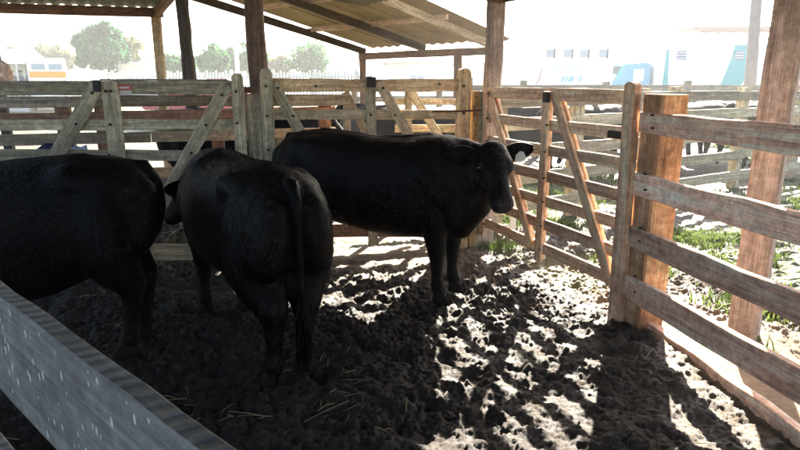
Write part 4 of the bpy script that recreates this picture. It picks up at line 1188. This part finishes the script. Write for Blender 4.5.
# local -Y faces away when turned by 180 degrees, so decorate the +Y side
for vx in (-1.35, -4.1):
    v_ = link('vent', box_mesh('vent', (vx - .22, 1.222, 2.74), (vx + .22, 1.24, 3.14)), VENT, bx, M)
    for q in range(3): link('slat', box_mesh('sl', (vx - .2, 1.24, 2.80 + q * .12), (vx + .2, 1.25, 2.83 + q * .12)), WHITE, v_, M)
link('stripe', mesh_np('st', [(x, 1.223 + d, z) for d in (0, .014) for (x, z) in ((-.55, 1.1), (-.85, 1.1), (-.72, 3.2), (-.62, 3.2))], [(0, 1, 2, 3), (7, 6, 5, 4), (0, 4, 5, 1), (1, 5, 6, 2), (2, 6, 7, 3), (3, 7, 4, 0)]), TEAL, bx, M)
sw = [(-3.2, 1.1), (-3.9, 1.1), (-4.45, 1.7), (-4.72, 2.4), (-4.62, 3.0), (-4.75, 3.44), (-3.85, 3.44), (-3.75, 2.8), (-3.55, 2.1)]
nsw = len(sw)
link('swoosh', mesh_np('sw', [(x, 1.223, z) for (x, z) in sw] + [(x, 1.231, z) for (x, z) in sw], [tuple(range(nsw)), tuple(range(2 * nsw - 1, nsw - 1, -1))] + [(i, i + nsw, (i + 1) % nsw + nsw, (i + 1) % nsw) for i in range(nsw)]), TEAL, bx, M)
link('door_window', box_mesh('w', (.35, 1.16, 1.75), (.85, 1.175, 2.3), .0), WHITE, bx, M)
# red truck at the right edge
P = at_y(788, 82, 33.0)
truck((P.x, 33.0, 0), 180, 'red box truck at the right picture edge behind the tall post', WHITE, PINK, box_len=4.5, cab=False)

# white coach with four small windows
P = at_y(568, 82, 29.5)
bs = empty('bus', (P.x, 29.5, 0), 'white coach with a row of four small windows, left of the blue cab', 'bus')
Mb = Matrix.Translation((P.x, 29.5, 0)) @ Matrix.Rotation(R(2), 4, 'Z')
bb_ = link('body', box_mesh('b', (-3.3, -1.2, .55), (1.72, 1.2, 3.45), .18, 3), WHITE, bs, Mb)
for px_ in (542, 559, 575, 593):
    x = (px_ - 568) / 620 * 29.5
    wn_ = link('window', box_mesh('w', (x - .20, -1.222, 2.80), (x + .14, -1.19, 3.12), .0), GLASSB, bs, Mb)
    link('frame', box_mesh('f', (x + .14, -1.23, 2.76), (x + .19, -1.19, 3.16)), IRON, wn_, Mb)
for x in (-2.2, .8): wheel(bs, Mb, x, -1.02); wheel(bs, Mb, x, 1.02)
FAINT = plain('glare_paled_grey_lettering', (0.62, 0.64, 0.65), 0.5); FAINTB = plain('glare_paled_blue_lettering', (0.25, 0.52, 0.62), 0.5)  # both lettering colours paled to imitate glare
for q in range(8):      # unreadable lettering as plain blocks, colour paled to imitate glare
    x = (546 + q * 3.9 - 568) / 620 * 29.5
    link('lettering', box_mesh('l', (x, -1.208, 2.22), (x + .11, -1.199, 2.47)), FAINT, bb_, Mb)
for q, ln in enumerate((.10, .10, .22, .0, .0, .10)):
    if ln:
        x = (553 + q * 3.4 - 568) / 620 * 29.5
        me = mesh_np('l', [(x, -1.208, 1.72), (x + ln, -1.208, 1.72), (x + ln + .08, -1.208, 1.95), (x + .08, -1.208, 1.95), (x, -1.2, 1.72), (x + ln, -1.2, 1.72), (x + ln + .08, -1.2, 1.95), (x + .08, -1.2, 1.95)], [(0, 1, 2, 3), (7, 6, 5, 4), (0, 4, 5, 1), (1, 5, 6, 2), (2, 6, 7, 3), (3, 7, 4, 0)])
        link('lettering', me, FAINTB, bb_, Mb)
link('flash', tube_mesh('fl', [(-1.85, -1.205, 1.6), (-1.7, -1.205, 1.9), (-1.6, -1.205, 2.3)], [.03, .05, .02], 6), plain('glare_paled_pink', (.6, .4, .42), .5), bb_, Mb)  # pink mark, its colour paled for glare as well

# minibus seen from behind at the left
P = at_y(48.5, 80, 36.0)
mb = empty('minibus', (P.x, 36.0, 0), 'white and orange minibus seen from behind at the far left', 'minibus')
Mm = Matrix.Translation((P.x, 36.0, 0)) @ Matrix.Rotation(R(30), 4, 'Z')
bo = link('body', box_mesh('b', (-1.0, 0, .45), (1.0, 5.5, 3.05), .16, 3), WHITE, mb, Mm)
link('stripe', box_mesh('s', (-.93, -.012, 1.95), (.93, .02, 2.30)), ORNG, bo, Mm)
for x in (-.43, .43):
    link('rear_window', box_mesh('w', (x - .33, -.02, 2.40), (x + .33, .02, 2.72), .01), GLASSB, mb, Mm)
link('bumper', box_mesh('bp', (-.98, -.12, .5), (.98, .02, .8), .03), IRON, mb, Mm)
for x in (-.85, .85):
    wheel(mb, Mm @ Matrix.Rotation(R(90), 4, 'Z'), 1.2, -x, .36, .2)
    link('tail_light', box_mesh('tl', (x - .08, -.02, 1.1), (x + .08, .0, 1.5)), REDC, mb, Mm)

# red car between the posts
def car(loc, ang, label, paint):
    M = Matrix.Translation(loc) @ Matrix.Rotation(R(ang), 4, 'Z')
    rt = empty('car', loc, label, 'car')
    def prof(pr, hw, nm, mat, par, bev=.05):
        bm = bmesh.new()
        a = [bm.verts.new((x, -hw, z)) for (x, z) in pr]; b_ = [bm.verts.new((x, hw, z)) for (x, z) in pr]
        bm.faces.new(a); bm.faces.new(b_[::-1]); n = len(pr)
        for i in range(n): bm.faces.new((a[i], b_[i], b_[(i + 1) % n], a[(i + 1) % n]))
        bmesh.ops.recalc_face_normals(bm, faces=bm.faces)
        if bev: bmesh.ops.bevel(bm, geom=bm.edges[:], offset=bev, segments=2, affect='EDGES')
        return link(nm, bm_mesh(nm, bm), mat, par, M)
    bd = prof([(-2, .35), (2.0, .35), (2.05, .7), (1.0, .98), (-1.95, 1.0), (-2.05, .75)], .84, 'body', paint, rt)
    cb = prof([(-1.7, .99), (.95, .98), (.25, 1.48), (-1.2, 1.5)], .72, 'cabin', paint, rt)
    for sgn in (-1, 1):
        y = .725 * sgn
        link('side_window', mesh_np('w', [(x, y + d, z) for d in (0, .008 * sgn) for (x, z) in ((-1.4, 1.03), (.7, 1.03), (.18, 1.41), (-1.12, 1.42))], [(0, 1, 2, 3), (7, 6, 5, 4), (0, 4, 5, 1), (1, 5, 6, 2), (2, 6, 7, 3), (3, 7, 4, 0)]), GLASS, cb, M)
        for x in (-1.25, 1.25): wheel(rt, M, x, .72 * sgn, .3, .2)
    for sgn in (-1, 1): link('headlight', box_mesh('h', (1.98, .55 * sgn - .15, .62), (2.06, .55 * sgn + .15, .76), .01), ALU, rt, M)
    return rt
P = at_y(200, 80, 24.0)
car((P.x, 24.0, .32), 185, 'red car parked between two shed posts, left of centre', REDC)
me = None

# ------------------------------------------------------------------ truss roofed hall, utility pole, buildings
P = at_y(698, 44, 45.0)
hx = P.x
hz = at_y(700, 31, 45).z
hl = empty('truss_shed', (hx + 8, 45, 0), 'open hall with lattice steel truss roof at far right', 'shed')
RUSTY = plain('red_oxide_steel', (0.10, 0.055, 0.045), 0.7)
link('roof', box_mesh('r', (hx - .6, 44.5, hz + .05), (hx + 16, 48, hz + .28), .02), RUSTY, hl)
link('top_chord', box_mesh('c', (hx, 44.9, hz - .08), (hx + 15.5, 45.05, hz + .045)), RUSTY, hl)
link('bottom_chord', box_mesh('c', (hx, 44.9, hz - .98), (hx + 15.5, 45.05, hz - .88)), RUSTY, hl)
for j in range(16):
    xa = hx + j * .95
    link('web', tube_mesh('w', [(xa, 44.97, hz - .93), (xa + .475, 44.97, hz - .05)], .045, 5), RUSTY, hl)
    link('web', tube_mesh('w', [(xa + .475, 44.97, hz - .05), (xa + .95, 44.97, hz - .93)], .045, 5), RUSTY, hl)
for x in (hx + 5.2, hx + 15.2): link('column', box_mesh('c', (x - .15, 44.8, -.1), (x + .15, 45.1, hz - .98)), RUSTY, hl)

P0_, P1_ = at_y(750, 84, 19.5), at_y(758, -20, 19.5)
up_ = link('utility_pole', tube_mesh('pole', [(P0_.x - .05, 19.5, -.4), P0_, (P0_ + P1_) / 2, P1_ + (P1_ - P0_) * 1.6], [.19, .175, .16, .12], 14), plain('concrete_pole', (0.25, 0.22, 0.21), .8, var=.12), None, smooth=True)
tag(up_, 'tall grey utility pole left of the tall right post', 'pole')

PLASTER = plain('white_plaster', (0.72, 0.71, 0.68), .8, var=.04)
def house(x0, x1, Y, hz0, roof_z, roof_mat, label, windows=(), depth=7):
    rt = empty('house', ((x0 + x1) / 2, Y, 0), label, 'building')
    link('wall', box_mesh('w', (x0, Y, -.1), (x1, Y + depth, hz0)), PLASTER, rt)
    link('roof', prism('r', [(Y - .5, hz0 + .02), (Y + depth + .5, hz0 + .02), (Y + depth / 2, roof_z)], x0 - .4, x1 + .4, 0.0), roof_mat, rt)
    for (a, b_, c, d) in windows:
        wv_ = link('window', box_mesh('wi', (a, Y - .03, c), (b_, Y + .02, d)), GLASSB, rt)
        link('frame', box_mesh('wf', ((a + b_) / 2 - .04, Y - .05, c), ((a + b_) / 2 + .04, Y - .031, d)), WHITE, wv_)
    return rt
pa, pb2 = at_y(388, 80, 40), at_y(500, 80, 40); wa, wb = at_y(466, 66, 40), at_y(479, 76, 40)
house(pa.x, pb2.x, 40, 2.9, 3.6, plain('pale_roof', (.6, .58, .55), .7), 'long white building behind the far shed posts', ((wa.x, (wa.x + wb.x) / 2 - .06, wb.z, wa.z), ((wa.x + wb.x) / 2 + .06, wb.x, wb.z, wa.z), (pa.x + 1.5, pa.x + 2.3, 1.2, 2.1)))
pa, pb2 = at_y(309, 72, 62), at_y(333, 72, 62)
house(pa.x, pb2.x, 62, 2.6, 3.7, TEAL, 'small house with turquoise roof under the round tree', ((pa.x + .5, pa.x + 1.2, 1.0, 1.9),), 5)
pa, pb2 = at_y(116, 70, 54), at_y(158, 70, 54)
house(pa.x, pb2.x, 54, 3.3, 3.6, WHITE, 'low white building behind the picket wall, left', ((pa.x + .6, pa.x + 1.5, 1.2, 2.2),), 5)
pa, pb2 = at_y(218, 70, 58), at_y(226, 70, 58)
house(pa.x, pb2.x, 58, 4.0, 4.5, TEAL, 'narrow pale house front between the trees', ((pa.x + .15, pb2.x - .15, 1.5, 3.2),), 3)

# concrete picket wall
pa, pb2 = at_y(64, 80, 46), at_y(372, 80, 46)
pw_ = empty('picket_wall', ((pa.x + pb2.x) / 2, 46, 0), 'pale concrete picket wall in front of the far trees', 'fence')
CONC = plain('pale_concrete', (.42, .42, .41), .85)
bm = bmesh.new(); x = pa.x
while x < pb2.x:
    box_bm(bm, (x, 46, -.05), (x + .15, 46.06, 2.45 + .1 * math.sin(x * 9))); x += .24
ob = link('pickets', bm_mesh('pickets', bm), CONC, pw_); ob['kind'] = 'stuff'
for z in (.5, 2.0): link('rail', box_mesh('r', (pa.x, 46.061, z), (pb2.x, 46.13, z + .15)), CONC, pw_)
x = pa.x
while x < pb2.x:
    link('pillar', box_mesh('p', (x, 45.9, -.05), (x + .2, 45.995, 2.62)), CONC, pw_); x += 3.1
P = at_y(238, 80, 44)
wp = link('lamp_post', tube_mesh('lp', [(P.x, 44, -.2), (P.x, 44, 3), (P.x - .03, 44, 6)], [.17, .15, .12], 10), PLASTER, None, smooth=True); tag(wp, 'slim white post among the trees left of the dark roof post', 'post')

# white market tent with people under it
pa, pb2 = at_y(-25, 80, 38), at_y(33, 80, 38)
tn = empty('market_tent', ((pa.x + pb2.x) / 2, 38, 0), 'white canopy tent sheltering people at the far left edge', 'tent')
TENT = plain('white_canvas', (.75, .75, .73), .8)
link('canopy', prism('c', [(36.6, 2.75), (40.4, 2.75), (38.5, 3.7)], pa.x, pb2.x, .02), TENT, tn)
for x in (pa.x + .1, (pa.x + pb2.x) / 2, pb2.x - .1):
    for y in (36.7, 40.3): link('leg', tube_mesh('l', [(x, y, -.1), (x, y, 2.77)], .05, 8), ALU, tn)
link('back_sheet', box_mesh('b', (pa.x, 40.32, .2), (pb2.x, 40.36, 2.75)), TENT, tn)

SKIN = plain('skin', (.28, .16, .11), .6); NAVY = plain('navy_clothes', (.02, .03, .07), .9); JEANS = plain('blue_jeans', (.05, .08, .16), .9); HAIR = plain('dark_hair', (.012, .009, .008), .7)
def person(loc, ang, label, shirt):
    vs_ = [(0, 0, .95), (0, 0, 1.12), (0, 0, 1.36), (0, 0, 1.50), (0, .02, 1.60), (0, .03, 1.70),
           (.19, 0, 1.40), (.24, .04, 1.12), (.20, .24, 1.0), (.17, .32, .98), (-.19, 0, 1.40), (-.25, -.02, 1.12), (-.23, .10, .88), (-.22, .13, .80),
           (.10, 0, .90), (.11, .03, .50), (.12, 0, .09), (.13, .14, .04), (-.10, 0, .90), (-.11, .03, .50), (-.12, -.02, .09), (-.13, .12, .04)]
    ed = [(0, 1), (1, 2), (2, 3), (3, 4), (4, 5), (2, 6), (6, 7), (7, 8), (8, 9), (2, 10), (10, 11), (11, 12), (12, 13), (0, 14), (14, 15), (15, 16), (16, 17), (0, 18), (18, 19), (19, 20), (20, 21)]
    ra = [.15, .14, .16, .06, .095, .085, .075, .05, .04, .045, .075, .05, .04, .045, .095, .065, .045, .04, .095, .065, .045, .04]
    me = bpy.data.meshes.new('p'); me.from_pydata(vs_, ed, []); ob = bpy.data.objects.new('p', me); COL.objects.link(ob)
    md = ob.modifiers.new('s', 'SKIN'); sb = ob.modifiers.new('ss', 'SUBSURF'); sb.levels = 1; sb.render_levels = 1
    for i, sv in enumerate(me.skin_vertices[0].data): sv.radius = (ra[i], ra[i] * .8); sv.use_root = (i == 0)
    dg = bpy.context.evaluated_depsgraph_get(); m2 = bpy.data.meshes.new_from_object(ob.evaluated_get(dg)); bpy.data.objects.remove(ob)
    for mm in (SKIN, shirt, JEANS): m2.materials.append(mm)
    for p in m2.polygons:
        c = p.center; hand = (abs(c.x) > .13 and (c.y > .22 or c.z < .84) and c.z > .7)
        p.material_index = 0 if (c.z > 1.49 or hand) else (1 if c.z > .93 else 2); p.use_smooth = True
    M = Matrix.Translation(loc) @ Matrix.Rotation(R(ang), 4, 'Z')
    rt = empty('person', loc, label, 'person')
    link('body', m2, None, rt, M)
    bm = bmesh.new(); bmesh.ops.create_uvsphere(bm, u_segments=12, v_segments=8, radius=.105)
    for v in bm.verts: v.co.z = v.co.z * 1.1 if v.co.z > -.03 else -.03; v.co.y *= 1.1
    link('hair', bm_mesh('hair', bm), HAIR, rt, M @ Matrix.Translation((0, -.005, 1.70)), smooth=True)
for (px_, ang, lb, sh) in ((12, 200, 'person in dark clothes leaning under the white tent, leftmost', NAVY), (21, 150, 'person in blue under the white tent, middle of three', JEANS), (29.5, 180, 'person in navy beside the white minibus', NAVY)):
    P = at_y(px_, 76, 37.0); person((P.x, 37.0, 0.6), ang, lb, sh)
dk = link('platform', box_mesh('pl', (at_y(-25, 80, 37).x, 36.2, -.1), (at_y(33, 80, 37).x, 40.3, .6), .02), CONC, None); tag(dk, 'low concrete platform under the white tent', 'platform')
for o in COL.objects:
    if o.name.startswith('person') and o.parent is None and o.location.z < .2: 
        pass

# ------------------------------------------------------------------ trees
def leaf_mat(name, c0, c1):
    m, nt, b = mat_new(name); L = nt.links.new
    tc = N(nt, 'ShaderNodeTexCoord'); no = N(nt, 'ShaderNodeTexNoise'); no.inputs['Scale'].default_value = 1.1; no.inputs['Detail'].default_value = 4; L(tc.outputs['Object'], no.inputs['Vector'])
    cr = N(nt, 'ShaderNodeValToRGB'); e = cr.color_ramp.elements; e[0].position = .35; e[0].color = (*c0, 1); e[1].position = .68; e[1].color = (*c1, 1); L(no.outputs['Fac'], cr.inputs['Fac'])
    L(cr.outputs['Color'], b.inputs['Base Color']); b.inputs['Roughness'].default_value = .6
    b.inputs['Specular IOR Level'].default_value = .25
    tr = N(nt, 'ShaderNodeBsdfTranslucent'); L(cr.outputs['Color'], tr.inputs['Color'])
    mx = N(nt, 'ShaderNodeMixShader'); mx.inputs[0].default_value = .35; L(b.outputs[0], mx.inputs[1]); L(tr.outputs[0], mx.inputs[2]); L(mx.outputs[0], nt.nodes['Material Output'].inputs['Surface'])
    return m
LEAF_D = leaf_mat('dark_green_leaves', (.014, .085, .032), (.04, .165, .055))
LEAF_Y = leaf_mat('yellow_green_leaves', (.06, .08, .02), (.17, .19, .06))
LEAF_M = leaf_mat('mid_green_leaves', (.02, .095, .032), (.065, .20, .06))
BARK = plain('tree_bark', (.10, .08, .06), .9, var=.2, scale=12)

def tree(px, py_top, py_bot_crown, Y, halfw_px, label, mat, seed, n=5200, dens=1.0, leaf=.2, group='trees beyond the yard'):
    rs = np.random.RandomState(seed); rr = random.Random(seed)
    c_t, c_b = at_y(px, py_top, Y), at_y(px, py_bot_crown, Y)
    hw = halfw_px / 620 * Y
    zc, hh = (c_t.z + c_b.z) / 2, (c_t.z - c_b.z) / 2
    X0 = c_t.x
    rt = empty('tree', (X0, Y, 0), label, 'tree', group)
    # trunk and limbs
    link('trunk', tube_mesh('trunk', [(X0, Y, -.3), (X0 + .05 * hw, Y, zc - hh * .7), (X0, Y, zc + hh * .2), (X0 + .05, Y, zc + hh * .75)], [hw * .10 + .08, hw * .075 + .06, hw * .05 + .03, .03], 9), BARK, rt, smooth=True)
    for q in range(6):
        a = q * 1.05 + rr.random(); z0 = zc - hh * rr.uniform(.2, .7)
        link('limb', tube_mesh('limb', [(X0, Y, z0), (X0 + math.cos(a) * hw * .35, Y + math.sin(a) * hw * .35, z0 + hh * .35), (X0 + math.cos(a) * hw * .72, Y + math.sin(a) * hw * .72, z0 + hh * .8)], [hw * .04 + .03, hw * .028 + .02, .015], 6), BARK, rt, smooth=True)
    # clumps spread through the crown
    nc = 80
    u_ = rs.normal(size=(nc, 3)); u_ /= np.linalg.norm(u_, axis=1)[:, None]
    rad = rs.uniform(.35, 1.0, nc) ** .6
    cl = u_ * rad[:, None] * np.array([hw * .80, hw * .80, hh * .80]) * (1 + .18 * rs.normal(size=(nc, 1)))
    cr_ = rs.uniform(.16, .36, nc) * min(hw, hh * 1.2)
    ci = rs.randint(0, nc, int(n * dens))
    d = rs.normal(size=(len(ci), 3)); d /= np.linalg.norm(d, axis=1)[:, None]
    P_ = cl[ci] + d * (rs.uniform(.3, 1.0, len(ci)) ** .5 * cr_[ci])[:, None] + np.array([X0, Y, zc])
    P_[:, 2] = np.maximum(P_[:, 2], .2)
    a = rs.normal(size=(len(ci), 3)); a /= np.linalg.norm(a, axis=1)[:, None]
    b_ = np.cross(a, rs.normal(size=(len(ci), 3))); b_ /= np.linalg.norm(b_, axis=1)[:, None]
    sz = leaf * rs.uniform(.5, 1.25, len(ci))[:, None]
    V = np.stack([P_ - a * sz, P_ + b_ * sz * .45, P_ + a * sz, P_ - b_ * sz * .45], 1).reshape(-1, 3)
    Q_ = np.arange(len(V)).reshape(-1, 4)
    link('crown', mesh_quads('crown', V, Q_), mat, rt)
    return rt
tree(98, 24, 72, 52, 25, 'large round dense dark green tree at left', LEAF_D, 1, 15000, leaf=.24)
tree(128, 34, 68, 55, 12, 'smaller yellowish tree beside the large round one', LEAF_Y, 2, 2600)
tree(178, 54, 80, 50, 20, 'low dark tree behind the dark leaning post', LEAF_M, 3, 6500)
tree(212, 44, 80, 50, 18, 'bushy tree right of the dark leaning post', LEAF_M, 4, 6000, dens=.8)
tree(230, 46, 80, 56, 13, 'slender tree beside the slim white post', LEAF_D, 5, 4200)
tree(252, 40, 80, 54, 15, 'tree half hidden by the dark roof post', LEAF_M, 6, 4600)
tree(278, 54, 80, 60, 15, 'small pale tree just right of the dark roof post', LEAF_Y, 12, 3500)
tree(311, 40, 78, 56, 21, 'loose green tree above the turquoise roof', LEAF_M, 7, 6500, dens=.8)
for j, (px_, tp) in enumerate(((6, 46), (28, 47), (46, 44), (62, 48))):
    tree(px_, tp, 72, 66 + j, 14, ('pale far tree at the left picture edge', 'pale far tree over the white tent', 'pale far tree over the minibus', 'pale far tree left of the large round one')[j], LEAF_Y, 20 + j, 1700, leaf=.26)

# ------------------------------------------------------------------ grass and straw
def blades(name, label, pts, hmin, hmax, wid, mat, seed, lean=.5, cat='grass'):
    rs = np.random.RandomState(seed); n = len(pts)
    P_ = np.asarray(pts); z = height(P_[:, 0], P_[:, 1]); B = np.column_stack([P_, z - .005])
    an = rs.uniform(0, 6.283, n); h = rs.uniform(hmin, hmax, n); le = rs.uniform(.1, lean, n) * h
    sidev = np.column_stack([np.cos(an), np.sin(an), np.zeros(n)]); fw = np.column_stack([-np.sin(an), np.cos(an), np.zeros(n)])
    w = (wid * rs.uniform(.6, 1.3, n))[:, None]
    mid = B + fw * (le * .35)[:, None] + np.column_stack([np.zeros(n), np.zeros(n), h * .6]); tip = B + fw * le[:, None] + np.column_stack([np.zeros(n), np.zeros(n), h])
    V = np.stack([B - sidev * w, B + sidev * w, mid + sidev * w * .7, mid - sidev * w * .7, tip + sidev * w * .1, tip - sidev * w * .1], 1).reshape(-1, 3)
    i = np.arange(n) * 6
    Q_ = np.concatenate([np.stack([i, i + 1, i + 2, i + 3], 1), np.stack([i + 3, i + 2, i + 4, i + 5], 1)])
    o = link(name, mesh_quads(name, V, Q_), mat); return tag(o, label, cat, None, 'stuff')
GRASS = leaf_mat('grass_blades', (.05, .085, .015), (.14, .19, .04))
rs = np.random.RandomState(9)
def scatter(cx, cy, rx, ry, n): return np.column_stack([rs.normal(cx, rx, n), rs.normal(cy, ry, n)])
c = on_ground(497, 243)
blades('grass_tuft', 'green grass tuft at the foot of the corner post inside the pen', scatter(c.x, c.y, .13, .10, 420), .05, .13, .004, GRASS, 1)
cand = np.column_stack([rs.uniform(.9, 11, 260000), rs.uniform(2.2, 17, 260000)])
rd, bd, out = zones(cand[:, 0], cand[:, 1])
den = sstep(.44, .62, fbm(cand[:, 0] * .9, cand[:, 1] * .9, 131, 4)) * sstep(.45, 1.2, rd)
cl_ = sstep(.5, .65, fbm(cand[:, 0] * 4.5, cand[:, 1] * 4.5, 55, 3))
cand = cand[(rs.uniform(size=len(cand)) < den * cl_)]
blades('grass', 'patchy sunlit grass in the pens outside the right fence', cand, .03, .11, .008, GRASS, 2, 1.1)
c = on_ground(690, 245)
extra = np.concatenate([scatter(on_ground(px_, py).x, on_ground(px_, py).y, .20, .16, 900) for (px_, py) in ((680, 232), (712, 238), (742, 238), (556, 222), (575, 205), (768, 300), (520, 215), (790, 300))])
blades('weeds', 'leafy green weeds beyond the orange post and field gate', extra, .02, .09, .009, GRASS, 3, 1.5)

STRAW = plain('straw', (.22, .17, .08), .7, var=.15)
def straw(n, seed):
    r_ = random.Random(seed); V, Fc = [], []
    spots = [(on_ground(px_, py)) for (px_, py) in ((248, 407), (325, 405), (345, 380), (178, 398), (365, 370), (90, 300), (300, 350), (205, 290))]
    longs = [(on_ground(228, 404), on_ground(274, 413)), (on_ground(303, 413), on_ground(349, 397)), (on_ground(236, 407), on_ground(262, 409)), (on_ground(160, 398), on_ground(186, 392))]
    for q in range(n):
        if q < 50:
            s0 = spots[q % len(spots)]; x, y = s0.x + r_.gauss(0, .12), s0.y + r_.gauss(0, .10)
        else:
            x, y = r_.uniform(-2.4, 1.9), r_.uniform(2.3, 5.8)
        ln = r_.uniform(.03, .11) if q >= 10 else r_.uniform(.10, .18); a = r_.gauss(.5, .8); w = r_.uniform(.0012, .0028)
        if q < len(longs):
            l0, l1 = longs[q]; x, y = (l0.x + l1.x) / 2, (l0.y + l1.y) / 2; ln = (l1 - l0).length; a = math.atan2(l1.y - l0.y, l1.x - l0.x); w = .0026
        d = Vector((math.cos(a), math.sin(a), 0)); s_ = Vector((-d.y, d.x, 0))
        za, zb = gz(x - d.x * ln / 2, y - d.y * ln / 2), gz(x + d.x * ln / 2, y + d.y * ln / 2)
        zm = max(gz(x, y) - (za + zb) / 2, 0)
        pts = [Vector((x, y, 0)) - d * ln / 2 + Vector((0, 0, za + zm * .8 + .006)), Vector((x, y, 0)) + Vector((0, 0, (za + zb) / 2 + zm + .010)), Vector((x, y, 0)) + d * ln / 2 + Vector((0, 0, zb + zm * .8 + .006))]
        b0_ = len(V)
        for p in pts:
            V += [p - s_ * w, p + Vector((0, 0, w * 1.4)), p + s_ * w]
        for j in range(2):
            a_ = b0_ + j * 3
            Fc += [(a_, a_ + 1, a_ + 4, a_ + 3), (a_ + 1, a_ + 2, a_ + 5, a_ + 4), (a_ + 2, a_, a_ + 3, a_ + 5)]
    return mesh_np('straw', V, Fc)
tag(link('straw', straw(100, 3), STRAW), 'loose straw stalks scattered over the dark mud', 'straw', None, 'stuff')

# ------------------------------------------------------------------ haze: one closed box of even air, added largely to imitate veiling lens glare
hzm = bpy.data.materials.new('haze_air'); hzm.use_nodes = True
nt = hzm.node_tree
nt.nodes.remove(nt.nodes['Principled BSDF'])
pv = nt.nodes.new('ShaderNodeVolumePrincipled')
pv.inputs['Color'].default_value = (0.95, 0.97, 1.0, 1)
pv.inputs['Density'].default_value = 0.0017
pv.inputs['Anisotropy'].default_value = 0.35
nt.links.new(pv.outputs[0], nt.nodes['Material Output'].inputs['Volume'])
hz_o = link('haze', box_mesh('haze', (-1200, -450, -1.2), (1200, 2000, 14)), hzm)
tag(hz_o, 'pale sunlit haze over the yard, added largely to imitate veiling glare', 'haze', None, 'stuff')
